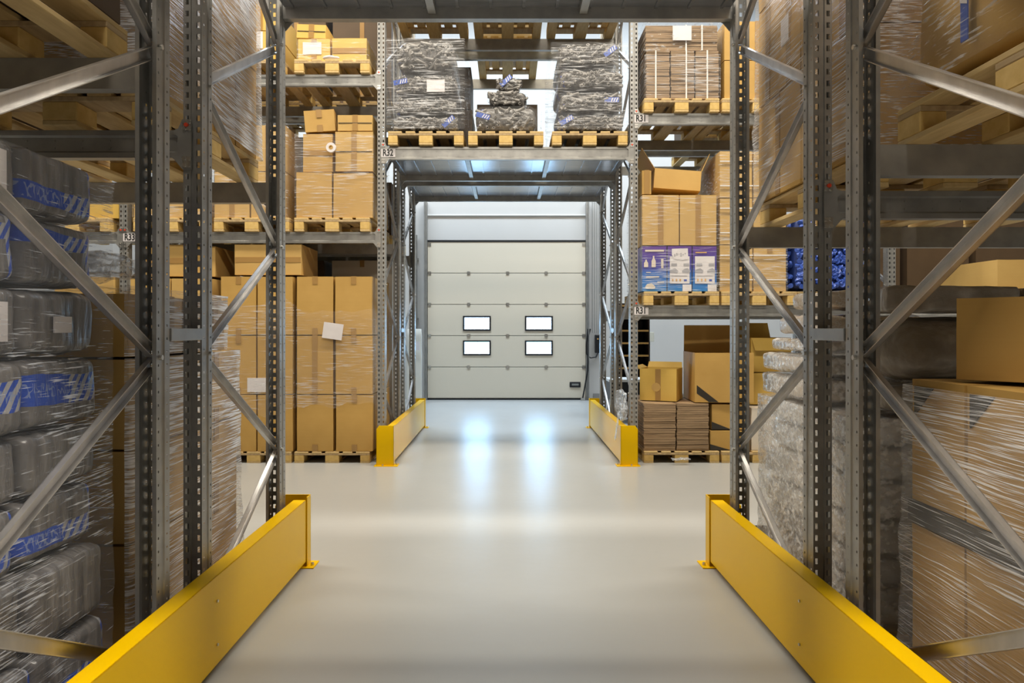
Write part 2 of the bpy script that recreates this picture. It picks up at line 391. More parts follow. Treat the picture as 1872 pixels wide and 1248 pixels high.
def upright_frame(X, y0, y1, H, label, flip, bolts=True, group=None):
    """ladder frame; flip: the outer (aisle) side is at y0 when False, at y1 when True"""
    T = thing('upright_frame', label, 'rack frame', (X, y0, 0), 0, group)
    D = y1 - y0
    if H not in UP:
        a = upright_mesh(H).build('upright', 'galv', T); UP[H] = a
    else: a = UP[H].copy(); COL.objects.link(a); a.parent = T
    a.location = (0, 0, .006); a.rotation_euler = (0, 0, 0)
    b = UP[H].copy(); COL.objects.link(b); b.parent = T; b.location = (0, D, .006); b.rotation_euler = (0, 0, R(180))
    for y in (.05, D - .05): MB().box(-.06, .06, y - .06, y + .06, 0, .006).build('base_plate', 'galv', T)
    s = 1 if X < 0 else -1            # the tunnel side
    outer = [.15 + .58 + 1.17 * k for k in range(8)]; inner = [.15 + 1.17 * k for k in range(8)]
    nodes = sorted([(z, 1) for z in outer] + [(z, 0) for z in inner]); ya, yb = .075, D - .075
    def yo(o_): return (ya if o_ else yb) if not flip else (yb if o_ else ya)
    for (z0, o0), (z1, o1) in zip(nodes, nodes[1:]):
        if z1 > H - .1: break
        p0 = (s * .010, yo(o0), z0 + .02); p1 = (s * .010, yo(o1), z1 - .02)
        channel(p0, p1, .045, .022, s).build('brace', 'brace', T)
    if bolts:
        for z, o_ in nodes:
            if z < H - .1: MB().cyl((s * .033, yo(o_), z), (s * .051, yo(o_), z), .010, 6).build('bolt', 'bolt', T)
    return T
def crossbeam(Xa, Xb, yface, face, top, label, h=.118, code=None, code_end=0, group=None, pins=True):
    """box beam between two uprights; face = -1 looks to -y, +1 to +y; yface is the outer face"""
    T = thing('rack_crossbeam', label, 'rack beam', ((Xa + Xb) / 2, yface, top), 0, group, 'thing')
    L = (Xb - Xa) / 2 - .042; q = -face
    prof = [(0, 0), (0, -.022), (.010, -.030), (.010, -h + .030), (0, -h + .022), (0, -h), (.05, -h), (.05, 0)]
    prof = [(q * u, v) for u, v in prof]
    mb = MB().prism(prof, 'x', -L, L); n = 22
    for zz in (-.043, -h + .043):
        for k in range(n):
            x = -L + .08 + (2 * L - .16) * k / (n - 1); mb.box(x - .005, x + .005, min(q * .007, q * .011), max(q * .007, q * .011), zz - .004, zz + .004)
    mb.build('beam_profile', 'galv', T, recalc=True)
    for e in (-1, 1):
        x0 = e * (L - .03); x1 = e * (L + .038)
        a, b = min(x0, x1), max(x0, x1); y_ = sorted((face * .001, face * .006))
        mb = MB()
        poly = [(e * (L + .038), .045), (e * (L - .0), .045), (e * (L - .018), .005), (e * (L - .05), -.006), (e * (L - .02), -.028), (e * (L - .02), -h + .028), (e * (L - .06), -h + .01), (e * (L - .035), -h - .008), (e * L, -h - .05), (e * (L + .038), -h - .05)]
        mb.prism(poly, 'y', *y_)
        c = mb.build('end_connector', 'galv', T, recalc=True)
        for zc in (.018, -h - .022):
            mb = MB().box(*sorted((e * (L + .002), e * (L + .037))), *sorted((face * .006, face * .0075)), zc - .021, zc + .025)
            for dx, dz in ((.009, .016), (.030, .016), (.009, -.012), (.030, -.012)):
                mb.cyl((e * (L + dx), face * .0072, zc + dz), (e * (L + dx), face * .013, zc + dz), .0085, 8)
            mb.build('rivet_plate', 'bolt', c)
        if pins: MB().cyl((e * (L + .0195), face * .006, .020), (e * (L + .0195), face * .016, .020), .009, 8).build('safety_pin', 'red', c)
    if code:
        x = code_end * (L - .035)
        lp = MB().box(x - .075, x + .075, *sorted((face * .0005, face * .0085)), -h / 2 - .042, -h / 2 + .042).build('code_label', 'paper', T)
        lp['label'] = 'white rack code label'
        text(code, .098, 'line', lp, (x - .004, face * .0092, -h / 2), (R(90), 0, 0 if face < 0 else R(180)), sx=.72)
    return T
ROW = {'A': (2.93, 4.03), 'B': (1.55, 2.65), 'C': (7.30, 8.40), 'D': (8.65, 9.75)}
XS = (-4.11, -1.352, 1.352, 4.11)
fl = {('A', -1.352): 'galvanized rack frame beside the bale of film wrapped brown cartons, end of the aisle',
      ('A', 1.352): 'galvanized rack frame beside the stack of bubble wrapped panels',
      ('B', -1.352): 'galvanized rack frame in front of the grey bags with blue stripes',
      ('B', 1.352): 'galvanized rack frame in front of the wrapped cartons with triangle marks',
      ('C', -1.352): 'pale rack frame carrying the R32 code, behind the yellow guard',
      ('C', 1.352): 'pale rack frame carrying the two R31 codes, behind the yellow guard',
      ('C', -4.11): 'pale rack frame carrying the R33 code beside the dark carton',
      ('C', 4.11): 'rack frame behind the blue bottle caps, front row across the aisle',
      ('D', -1.352): 'dark rack frame nearest the dock door on the foam board side',
      ('D', 1.352): 'dark rack frame nearest the dock door on the control box side',
      ('D', -4.11): 'rack frame deep in shade behind the R33 code post',
      ('D', 4.11): 'dark rack frame against the white wall behind the heaped open cartons',
      ('A', -4.11): 'rack frame at the far end of the bagged bundles, first row', ('A', 4.11): 'rack frame at the far end of the bubble wrapped stack, first row',
      ('B', -4.11): 'rack frame at the far end of the bagged bundles, second row', ('B', 4.11): 'rack frame at the far end of the triangle marked cartons, second row'}
for (r, X), lb in fl.items():
    if r in 'AB' and abs(X) > 4: continue
    y0, y1 = ROW[r]
    upright_frame(X, y0, y1, 5.0 if r in 'AB' else 6.2, lb, r in 'AD')
BAYS = {'L': (-4.11, -1.352), 'M': (-1.352, 1.352), 'R': (1.352, 4.11)}
LV = {('A', 'L'): [2.28], ('A', 'M'): [3.37], ('A', 'R'): [2.02], ('B', 'L'): [2.46], ('B', 'M'): [3.37], ('B', 'R'): [2.13],
      ('C', 'L'): [2.46, 4.143], ('C', 'M'): [3.37, 4.97], ('C', 'R'): [1.676, 3.728], ('D', 'L'): [2.46, 4.143], ('D', 'M'): [3.37, 4.97], ('D', 'R'): [1.676, 3.728]}
CODE = {('C', 'M', 3.37): ('R32', -1), ('C', 'R', 1.676): ('R31', -1), ('C', 'R', 3.728): ('R31', -1), ('C', 'L', 2.46): ('R33', -1)}
where = {'L': 'on the R33 side', 'M': 'over the drive through passage', 'R': 'on the R31 side'}
rown = {'A': 'near double rack, its row facing the aisle', 'B': 'near double rack, its row towards the viewer', 'C': 'rack across the aisle, front row', 'D': 'rack across the aisle, row by the dock door'}
short = {'A': 'near rack, aisle row', 'B': 'near rack, viewer row', 'C': 'far rack, front row', 'D': 'far rack, door row'}
for (r, b), zs in LV.items():
    y0, y1 = ROW[r]; Xa, Xb = BAYS[b]
    for i, z in enumerate(zs):
        lvl = ('lower ' if i == 0 else 'upper ') if len(zs) > 1 else ''
        h = .135 if b == 'M' else .118
        c = CODE.get((r, b, z))
        lb = f'{lvl}rack beam {where[b]}, {short[r]}, '
        crossbeam(Xa, Xb, y0, -1, z, lb + (f'front edge coded {c[0]}' if c else 'front edge'), h, *(c or (None, 0)), group='rack beams', pins=r in 'CA')
        crossbeam(Xa, Xb, y1, 1, z, lb + 'rear edge', h, group='rack beams', pins=r in 'CA')
crossbeam(-6.85, -4.11, 7.30, -1, 2.46, 'rack beam running on beyond the R33 code', group='rack beams')
crossbeam(4.11, 6.85, 7.30, -1, 1.676, 'front rack beam beyond the blue bottle caps bay', group='rack beams')
crossbeam(4.11, 6.85, 8.40, 1, 1.676, 'rear rack beam beyond the blue bottle caps bay', group='rack beams')
for X, nm in ((-1.352, 'dark'), (1.352, 'light grey')):
    s = 1 if X < 0 else -1
    tag(MB().box(X - .045, X + .045, 2.655, 2.925, 1.38, 1.43).build('row_spacer', 'galv', None, .003), f'{nm} steel spacer plate joining the {"bag side" if X < 0 else "bubble wrap side"} rack frames', 'rack spacer')
    tag(MB().box(X - .045, X + .045, 8.405, 8.645, 1.38, 1.43).build('row_spacer', 'galv', None, .003), f'small steel spacer between far frames on the {"R32" if X < 0 else "R31"} side', 'rack spacer')
def tunnel_deck(y0, y1, z, label):
    T = thing('tunnel_deck', label, 'rack deck', (0, y0, z), 0, 'decks over the drive through'); D = y1 - y0
    for k in range(3):
        x0 = -1.305 + k * .87
        MB().box(x0 + .004, x0 + .866, .053, D - .053, .001, .006).build('deck_panel', 'deck', T)
    for x in (-.44, .44): MB().box(x - .022, x + .022, .055, D - .055, -.04, .0).build('support_bar', 'galv', T)
    mb = MB()
    for k in range(14):
        x = -1.25 + k * .192; mb.box(x - .008, x + .008, .055, D - .055, -.008, .0)
    mb.build('stiffening_ribs', 'deck', T)
for r, lb in (('C', 'grey sheet deck under the bagged tube pallets'), ('D', 'grey sheet deck closest to the dock door'), ('A', 'sheet deck above the near beam over the passage'), ('B', 'sheet deck overhead at the passage entrance')):
    tunnel_deck(*ROW[r], 3.30, lb)
# ------------------------------------------------------------------ yellow guards
def guard(s, y0, y1, label, xin, near_end, far_end, H=.415):
    T = thing('rack_guard', label, 'guard rail', (s * xin, (y0 + y1) / 2, 0), 0, 'yellow rack guards')
    L = (y1 - y0) / 2; o = s
    def bx(mb, u0, u1, *r): a, b = sorted((o * u0, o * u1)); return mb.box(a, b, *r)
    mb = bx(MB(), 0, .006, -L + .08, L - .08, .035, H - .01)
    bx(mb, 0, .075, -L + .08, L - .08, H - .016, H - .01); bx(mb, 0, .05, -L + .08, L - .08, .035, .041)
    mb.build('guard_rail', 'yellow', T, .004)
    for e, on in ((-1, near_end), (1, far_end)):
        y = e * L; ya, yb = sorted((y, y - e * .075))
        mb = bx(MB(), -.006, 0, ya, yb, .006, H + .005)
        y_, yb_ = sorted((y, y - e * .006))
        # end plate with a clipped outer corner
        w = .175
        poly = [(o * -.006, .006), (o * w, .006), (o * w, H - .035), (o * (w - .03), H + .005), (o * -.006, H + .005)]
        mb.prism(poly, 'y', y_, yb_)
        ya2, yb2 = sorted((y, y - e * .11)); bx(mb, w - .006, w, ya2, yb2, .006, H - .035)
        p = mb.build('end_post', 'yellow', T, .002, recalc=True)
        mb = bx(MB(), -.05, w + .02, *sorted((y + e * .03, y - e * .10)), 0, .006); mb.build('foot_plate', 'yellow', T)
        for u in (-.03, w * .6): 
            MB().cyl((o * u, y + e * .015 if u > 0 else y - e * .05, .006), (o * u, y + e * .015 if u > 0 else y - e * .05, .022), .009, 6).build('anchor_bolt', 'bolt', T)
    return T
def guard_screws(T, s, ys):
    for y in ys:
        for z in (.12, .30): MB().cyl((0, y, z), (-s * .006, y, z), .006, 8).build('screw', 'bolt', T)
g1 = guard(-1, 1.30, 4.16, 'long yellow guard rail below the grey bags with blue stripes', 1.205, True, True)
g2 = guard(1, 1.30, 4.16, 'long yellow guard rail below the bubble wrapped stack', 1.212, True, True)
guard_screws(g1, -1, (.10, -.9)); guard_screws(g2, 1, (.10, -.9))
guard(-1, 7.09, 9.88, 'yellow guard before the dock door on the R32 code side', 1.19, True, True)
guard(1, 7.09, 9.88, 'yellow guard before the dock door with film spilling over it', 1.18, True, True)
# ------------------------------------------------------------------ pallets
def make_pallet():
    T = thing('wooden_pallet', '', 'pallet')
    for k in range(5):
        x = -.4 + .0725 + k * .16375; MB().box(x - .0725 if k % 2 == 0 else x - .05, x + .0725 if k % 2 == 0 else x + .05, -.6, .6, .122, .144).build('deck_board', 'wood', T, .003, 1)
    for y in (-.5275, 0, .5275): MB().box(-.4, .4, y - .0725, y + .0725, .100, .122).build('stringer_board', 'wood_grey', T, .003, 1)
    for x, w in ((-.35, .05), (0, .0725), (.35, .05)):
        MB().box(x - w, x + w, -.6, .6, 0, .022).build('bottom_board', 'wood', T, .003, 1)
        for y in (-.5275, 0, .5275): MB().box(x - w, x + w, y - .0725, y + .0725, .022, .100).build('block', 'block', T, .004, 1)
    return T
PAL = make_pallet(); PAL_used = []
def pallet(x, y, z, label, zs=1.0, rz=0, group='wooden pallets'):
    o = PAL if not PAL_used else copy_tree(PAL)
    PAL_used.append(o)
    o.location = (x, y, z); o.rotation_euler = (0, 0, rz + random.uniform(-.005, .005)); o.scale = (1, 1, zs)
    tag(o, label, 'pallet', group); return z + .144 * zs + .001
# ------------------------------------------------------------------ cartons
BOXN = [0]
def carton(x0, x1, y0, y1, z0, z1, label, m='card', face='-y', tape='v', paper=None, group=None, rz=0, name='cardboard_box', marks=None, lean=(0, 0), flapline=False):
    """face: the side that is looked at; tape 'v' short strips over the top and bottom edges, 'full' down the middle, 'h' across"""
    BOXN[0] += 1; rnd = random.Random(BOXN[0])
    T = thing(name, label, 'box', ((x0 + x1) / 2, (y0 + y1) / 2, z0), rz, group)
    T.rotation_euler = (lean[0], lean[1], rz)
    sx, sy, sz = x1 - x0 - .004, y1 - y0 - .004, z1 - z0 - .002
    mb = rbox(sx, sy, sz, .003, 6, .006, 2.5, BOXN[0])
    mb.v = [(v[0], v[1], v[2] + sz / 2) for v in mb.v]
    b = mb.build('carton_body', m, T); b.data.set_sharp_from_angle(angle=R(40))
    # frame on the visible face: u across, w outwards
    if face == '-y': half, off, F = sx / 2, sy / 2, (lambda u, w, z: (u, -off - w, z))
    elif face == '+x': half, off, F = sy / 2, sx / 2, (lambda u, w, z: (off + w, u, z))
    else: half, off, F = sy / 2, sx / 2, (lambda u, w, z: (-off - w, -u, z))
    def plate(u0, u1, za, zb, w0=-.003, w1=.0008):
        mb = MB(); p = [F(u, w, z) for z in (za, zb) for w in (w1, w0) for u in (u0, u1)]
        return mb.add(p, [(0, 2, 3, 1), (4, 5, 7, 6), (0, 1, 5, 4), (1, 3, 7, 5), (3, 2, 6, 7), (2, 0, 4, 6)])
    tw = .028
    if tape == 'v':
        plate(-tw, tw, sz - .085, sz).build('tape', 'tape', T); plate(-tw, tw, 0, .075).build('tape', 'tape', T)
    elif tape == 'full': plate(-tw, tw, .003, sz).build('tape', 'tape', T)
    elif tape == 'h': plate(-half + .01, half - .01, sz * .5 - tw, sz * .5 + tw).build('tape', 'tape', T)
    elif tape == 'two':
        for u in (-half * .5, half * .5): plate(u - tw, u + tw, .003, sz).build('tape', 'tape', T)
    elif tape == 'dark': plate(-half, half, sz * .62 - .04, sz * .62 + .04).build('tape', 'tape_dark', T)
    if flapline: plate(-half + .01, half - .01, sz * .5 - .003, sz * .5 + .003, -.004, .0009).build('flap_gap', 'line', T)
    if paper:
        u, z, w, h_ = paper; p = plate(u - w / 2, u + w / 2, z - h_ / 2, z + h_ / 2, -.003, .0016).build('paper_label', 'paper', T); p['label'] = 'white paper label'
    if marks == 'tri':
        mb = MB(); s_ = .11; a = [F(-half + .02, -.0002, sz - .03), F(-half + .02 + s_, -.0002, sz - .03), F(-half + .02, -.0002, sz - .03 - s_)]
        bq = [F(-half + .02, -.006, sz - .03), F(-half + .02 + s_, -.006, sz - .03), F(-half + .02, -.006, sz - .03 - s_)]
        mb.add(a + bq, [(0, 1, 2), (5, 4, 3), (0, 3, 4, 1), (1, 4, 5, 2), (2, 5, 3, 0)]).build('printed_triangle', 'tape_dark', T)
    if marks == 'diag':
        mb = MB(); u0, u1 = -half + .0, half * .05; za = sz * .32
        pl = [(u0, za), (u0, max(.004, za - .09)), (u1 - .12, 0.004), (u1, .004)]
        mb.add([F(u, .0008, z) for u, z in pl] + [F(u, -.006, z) for u, z in pl], [(0, 1, 2, 3), (7, 6, 5, 4), (0, 4, 5, 1), (1, 5, 6, 2), (2, 6, 7, 3), (3, 7, 4, 0)]).build('tape', 'tape_dark', T)
    return T
def open_carton(cx, cy, z0, sx, sy, sz, label, m='card', rz=0, flaps=((1, 60), (1, 60), (1, 60), (1, 60)), group=None, tape=None, lean=(0, 0)):
    """open box with walls and four flaps (front, back, left, right): (length, angle from vertical outward)"""
    T = thing('open_cardboard_box', label, 'box', (cx, cy, z0), rz, group); T.rotation_euler = (lean[0], lean[1], rz)
    th = .006; a, b = sx / 2, sy / 2
    mb = MB().box(-a, a, -b, b, 0, th).box(-a, a, -b, -b + th, th, sz).box(-a, a, b - th, b, th, sz).box(-a, -a + th, -b + th, b - th, th, sz).box(a - th, a, -b + th, b - th, th, sz)
    mb.build('carton_body', m, T)
    for k, (ln, an) in enumerate(flaps):
        if not ln: continue
        L = ln; s_, c_ = math.sin(R(an)) * L, math.cos(R(an)) * L
        if k < 2:
            y = -b if k == 0 else b; d_ = -1 if k == 0 else 1
            p = [(-a + .005, y, sz), (a - .005, y, sz), (a - .012, y + d_ * s_, sz + c_), (-a + .012, y + d_ * s_, sz + c_)]; n = Vector((0, d_ * math.cos(R(an)), -math.sin(R(an)))) * .005
        else:
            x = -a if k == 2 else a; d_ = -1 if k == 2 else 1
            p = [(x, -b + .005, sz), (x, b - .005, sz), (x + d_ * s_, b - .012, sz + c_), (x + d_ * s_, -b + .012, sz + c_)]; n = Vector((d_ * math.cos(R(an)), 0, -math.sin(R(an)))) * .005
        q = [tuple(Vector(v) + n) for v in p]
        MB().add(p + q, [(0, 1, 2, 3), (7, 6, 5, 4), (0, 4, 5, 1), (1, 5, 6, 2), (2, 6, 7, 3), (3, 7, 4, 0)]).build('flap', m, T, recalc=True)
    if tape: MB().box(-.03, .03, -b - .0015, -b, .004, sz - .004).build('tape', 'tape', T)
    if tape == 'torn': MB().cyl((-.02, -b - .004, sz * .42), (-.02, -b - .0016, sz * .42), .05, 9).build('torn_patch', 'card_tan', T)
    return T
def wrap(x0, x1, y0, y1, z0, z1, label, m='film_side', group='stretch film around loads', **kw):
    o = sleeve(x0, x1, y0, y1, z0, z1, **kw).build('stretch_film', m)
    return tag(o, label, 'plastic film', group)
def bundle(x0, x1, y0, y1, z0, z1, label, straps=(), group=None, rz=0):
    T = thing('flat_carton_bundle', label, 'cardboard bundle', ((x0 + x1) / 2, (y0 + y1) / 2, z0), rz, group)
    sx, sy, sz = x1 - x0 - .006, y1 - y0, z1 - z0 - .004
    mb = MB(); rnd = random.Random(int(x0 * 1000) + int(z0 * 100)); n = max(6, int(sz / .022)); 
    for k in range(n):
        a = rnd.uniform(0, .008); c = rnd.uniform(0, .010)
        mb.box(-sx / 2 + a, sx / 2 - rnd.uniform(0, .008), -sy / 2 + c, sy / 2 - c, sz * k / n, sz * (k + 1) / n - .0015)
    mb.build('cardboard_sheets', 'flats', T)
    for u in straps: MB().box(u * sx - .007, u * sx + .007, -sy / 2 - .006, sy / 2 + .006, -.001, sz + .003).build('strap', 'strap', T)
    return T
# ================================================================== far rack, R33 side bay
YF, YB = 7.26, 8.42
def X_(px): return (px - 928) * 7.25 / 1248
def Z_(py): return 1.43 + (600 - py) * 7.25 / 1248
YC = 7.85
RX = 1.848; RX2 = 2.675
# floor pallets
zt = pallet(-1.866, YC, 0, 'floor pallet under the six tall cartons next to the guard', .82)
rows = [zt, .118 + .61, .118 + 1.24, 1.985]
nm = ['bottom', 'middle', 'top']
for i in range(3):
    for j in range(2):
        xa, xb = (X_(541), X_(609)) if j == 0 else (X_(612), X_(681))
        j_ = random.uniform(-.006, .006)
        carton(xa + j_, xb + j_, YF, YF + 1.05, rows[i], rows[i + 1], f'tall brown carton, {nm[i]} of the column {"beside the gap between pallets" if j == 0 else "beside the R32 post"}',
               'card', '-y', 'v' if not (i == 1 and j == 0) else 'full', None, 'tall cartons on the floor pallets')
wrap(X_(540), -1.424, YF - .012, YF + 1.07, .62, 1.62, 'clear film around the six tall cartons beside the R32 post', 'film_front', amp=.004, seed=3, ragged=.10)
p = MB().box(-.105, .105, -.0008, .0008, -.085, .085).build('paper_label', 'paper', bpy.data.objects['stretch_film'], loc=(X_(609), YF - .024, Z_(605)), rot=(0, R(8), 0)); p['label'] = 'white paper label'
zt = pallet(-2.70, YC, 0, 'floor pallet under the tall cartons behind the diagonal braces', .82)
for i in range(3):
    for j in range(2):
        xa, xb = (X_(402), X_(468)) if j == 0 else (X_(469), X_(535))
        carton(xa, xb, YF, YF + 1.05, rows[i], rows[i + 1], f'brown carton seen behind the near frame, {nm[i]} of the {"outer" if j == 0 else "inner"} column', 'card', '-y', 'v',
               (.0 + (-.02 if j else .2), .10, .21, .15) if (i == 1 and j == 0) else None, 'tall cartons on the floor pallets')
wrap(X_(399), X_(536), YF - .012, YF + 1.07, .55, 1.70, 'clear film around the tall cartons behind the diagonal braces', 'film_front', amp=.004, seed=7, ragged=.12)
carton(X_(423), X_(548), YF + .06, YF + .7, 2.0, 2.335, 'wide carton lying on top of the tall cartons', 'card_tan', '-y', 'h')
zt = pallet(X_(317), YC, 0, 'floor pallet under the cartons behind the R33 beam', .82)
for i in range(3):
    for j in range(2):
        xa, xb = (X_(236), X_(311)) if j == 0 else (X_(312), X_(386))
        carton(xa, xb, YF, YF + 1.05, rows[i], rows[i + 1] - .02, f'carton behind the dark carton load, {nm[i]} of the column {"next to the R33 post" if j == 0 else "away from the R33 post"}', 'card_tan', '-y', 'v', None, 'tall cartons on the floor pallets')
carton(X_(246), X_(334), YF + .08, YF + .8, 1.985, 2.335, 'pale carton topping the load beside the R33 post', 'card_tan', '-y', 'h')
carton(X_(336), X_(386), YF + .1, YF + .8, 1.985, 2.32, 'pale narrow carton topping the load beside the R33 post', 'card_tan', '-y', None)
# boxes beyond the R33 post
zt = pallet(-4.63, YC, 0, 'floor pallet beyond the R33 post', .82)
for i in range(3): carton(X_(92), X_(205), YF + .05, YF + 1.0, rows[i], rows[i + 1], f'carton beyond the R33 post, {nm[i]} of its stack', 'card_tan', '-y', 'v')
pallet(-4.63, YC, 2.461, 'pallet beyond the R33 post on the coded beam')
carton(X_(90), X_(212), YF + .05, YF + .9, 2.607, 2.9, 'yellow carton on the beam beyond the R33 post', 'card_yellow', '-y', 'v')
# level of the R33 beam
zt = pallet(-1.866, YC, 2.461, 'pallet on the R33 level under the mixed wrapped cartons')
carton(X_(539), X_(606), YF + .02, YF + .95, zt, 3.10, 'wide brown carton, lower one away from the R32 post', 'card', '-y', None, None, 'cartons on the mixed pallet')
carton(X_(607), X_(681), YF + .02, YF + .95, zt, 3.09, 'wide brown carton, lower one beside the R32 post', 'card', '-y', None, None, 'cartons on the mixed pallet')
carton(X_(610), X_(681), YF + .03, YF + .6, 3.105, 3.535, 'carton with a cut flap under the tape cross box', 'card_tan', '-y', 'full', None, 'cartons on the mixed pallet', flapline=True)
carton(X_(550), X_(606), YF + .05, YF + .6, 3.105, 3.515, 'carton under shiny film below the tilted box', 'card', '-y', 'h', None, 'cartons on the mixed pallet')
carton(X_(551), X_(608), YF + .05, YF + .5, 3.535, 3.775, 'tilted carton on top of the mixed pallet', 'card', '-y', 'v', None, 'cartons on the mixed pallet', rz=R(5), lean=(0, R(-5)))
carton(X_(614), X_(680), YF + .04, YF + .6, 3.54, 3.715, 'carton with crossed tape topping the column beside the R32 post', 'card_tan', '-y', 'full', None, 'cartons on the mixed pallet', flapline=True)
wrap(X_(536.5), -1.426, YF + .006, YF + .97, 2.615, 3.50, 'torn shiny film around the mixed cartons', 'film_front', amp=.005, seed=12, ragged=.0)
tr = thing('tape_roll', 'white tape roll stuck between the wrapped cartons', 'tape roll', (X_(606), YF - .025, 3.345), 0)
MB().cyl((0, -.012, 0), (0, .014, 0), .052, 20, .022).build('roll', 'paper', tr)
MB().cyl((0, -.013, 0), (0, .015, 0), .024, 20, .016).build('core', 'card', tr)
zt = pallet(-2.72, YC, 2.461, 'pallet on the R33 level seen behind the near frame')
for i in range(2):
    for j in range(2):
        xa, xb = (X_(388), X_(454)) if j == 0 else (X_(455), X_(520))
        carton(xa, xb, YF + .03, YF + 1.0, zt + i * .5, zt + .5 + i * .5, f'wrapped carton above the R33 beam, {nm[i]} of the {"shaded" if j == 0 else "film covered"} side', 'card_tan', '-y', 'full', None, 'cartons on the second pallet')
wrap(X_(384), X_(524), YF + .015, YF + 1.02, 2.615, 3.62, 'bluish film around the carton load behind the near frame', 'film_front', amp=.006, seed=15)
zt = pallet(-3.58, YC, 2.461, 'pallet on the R33 level beside the code post')
for i in range(3):
    carton(X_(240), X_(368), YF + .03, YF + 1.0, zt + i * .12, zt + .12 + i * .12, f'flat wrapped carton beside the R33 post, {nm[i]} of three', 'card_tan', '-y', None, None, 'flat cartons by the post')
wrap(X_(237), X_(371), YF + .015, YF + 1.02, 2.615, 2.98, 'shiny film around the flat cartons beside the R33 post', 'film_front', amp=.006, seed=19)
# upper level, R33 side
zt = pallet(-1.868, YC, 4.144, 'top level pallet with the yellow cartons and handwritten sheet')
carton(X_(538), X_(599), YF + .10, YF + .62, zt, 4.555, 'yellow carton bearing a handwritten white sheet', 'card_yellow', '-y', 'full', (-.02, .16, .20, .13))
carton(X_(601), X_(667), YF + .105, YF + .65, zt, 4.565, 'yellow carton beside the one with the handwritten sheet', 'card_yellow', '-y', 'h')
carton(X_(534), X_(590), YF + .12, YF + .6, 4.565, 4.72, 'squashed carton on top of the handwritten sheet box', 'card_yellow', '-y', 'full', flapline=True, lean=(0, R(2)))
wrap(X_(536), X_(670), YF + .088, YF + .7, 4.295, 4.545, 'loose film around the yellow cartons on the top level', 'film_front', amp=.005, seed=21)
o = rbox(.20, .07, .06, .03, 7, .02, 14, 4).build('crumpled_sheet', 'paper', None, loc=(X_(603), YF + .034, zt + .032)); tag(o, 'crumpled white sheet lying in front of the yellow cartons', 'paper sheet')
zt = pallet(-2.78, YC, 4.144, 'top level pallet partly hidden behind the near frame')
for i in range(2):
    carton(X_(390), X_(500), YF + .03, YF + .9, zt + i * .32, zt + .32 + i * .32, f'yellowish carton on the top level behind the near frame, {nm[i]} one', 'card_yellow', '-y', 'two', (.14, .22, .1, .18) if i == 0 else None)
# door row, R33 side: loads mostly painted shade-dark, stacked high to darken the gaps
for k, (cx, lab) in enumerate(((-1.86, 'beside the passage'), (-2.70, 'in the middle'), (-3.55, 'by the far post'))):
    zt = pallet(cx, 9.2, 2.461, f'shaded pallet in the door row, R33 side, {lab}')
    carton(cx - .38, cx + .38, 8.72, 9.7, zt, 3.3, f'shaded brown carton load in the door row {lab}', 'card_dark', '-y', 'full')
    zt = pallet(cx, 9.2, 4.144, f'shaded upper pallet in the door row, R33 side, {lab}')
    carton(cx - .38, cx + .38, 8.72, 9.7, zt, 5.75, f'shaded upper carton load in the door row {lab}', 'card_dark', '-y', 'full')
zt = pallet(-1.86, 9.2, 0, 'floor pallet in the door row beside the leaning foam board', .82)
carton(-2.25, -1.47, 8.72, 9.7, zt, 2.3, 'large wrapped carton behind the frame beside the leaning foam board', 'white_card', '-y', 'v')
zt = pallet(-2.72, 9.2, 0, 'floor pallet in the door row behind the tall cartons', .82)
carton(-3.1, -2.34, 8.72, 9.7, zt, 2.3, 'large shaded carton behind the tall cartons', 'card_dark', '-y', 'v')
# ================================================================== far rack, middle bay on the R32 beam
def tube_bag(cx, cy, z0, sx, sy, sz, label, seed, tubes=26, tilt=0, group='clear bags of grey tubes'):
    T = thing('tube_bag', label, 'plastic bag', (cx, cy, z0 + sz / 2), 0, group); T.rotation_euler = (0, tilt, 0)
    rnd = random.Random(seed)
    rbox(sx - .05, sy - .08, sz - .03, sz * .36, 16, .014, 5, seed).build('tube_mass', 'tubemass', T)
    mb = MB()
    for k in range(int(tubes * 2.6)):
        u = rnd.uniform(-.42, .42) * sx; w = rnd.uniform(-.36, .30) * sz
        a = rnd.uniform(-1.4, 1.4) if k % 3 else rnd.uniform(-.4, .4); e = rnd.gauss(0, .45); L = rnd.uniform(.10, .20) if k % 3 else .06
        cy_ = -sy / 2 + .045 + max(0, abs(u) / (sx / 2) - .7) * .16
        d_ = Vector((math.sin(a) * math.cos(e), -math.cos(a) * .7, math.sin(e))).normalized()
        p = Vector((u, cy_, w)) - d_ * L / 2; q = Vector((u, cy_, w)) + d_ * L / 2
        for v_ in (p, q):
            v_.x = max(-sx * .45, min(sx * .45, v_.x)); v_.z = max(-sz * .40, min(sz * .33, v_.z)); v_.y = max(-sy / 2 + .024, v_.y)
        if (q - p).length > .03: mb.cyl(p, q, rnd.uniform(.013, .018), 9, .009)
    tag(mb.build('foam_tubes', 'tube', T), kind='stuff')
    if seed in (31, 33, 41, 43, 51, 52, 54):
        bx_ = {31: .33, 33: -.36, 41: -.34, 43: -.1, 51: -.33, 52: .30, 54: .34}[seed] * sx
        bp = MB().box(-.075, .075, -.001, .001, -.026, .026).build('printed_patch', 'caps', T, loc=(bx_, -sy / 2 + .014, rnd.uniform(-.02, .03)), rot=(0, R(rnd.uniform(-60, 25)), R(-8)))
        for q in range(3): MB().add([(-.01 + q * .026, -.0016, -.02), (.002 + q * .026, -.0016, -.02), (.018 + q * .026, -.0016, .02), (.006 + q * .026, -.0016, .02)], [(0, 1, 2, 3)]).build('white_stripe', 'paper', bp)
    rbox(sx, sy, sz, sz * .36, 18, .020, 4, seed + .4).build('clear_bag', 'film_bag', T)
    return T
ZM = 3.379; ords = ['bottom', 'second', 'third', 'top']
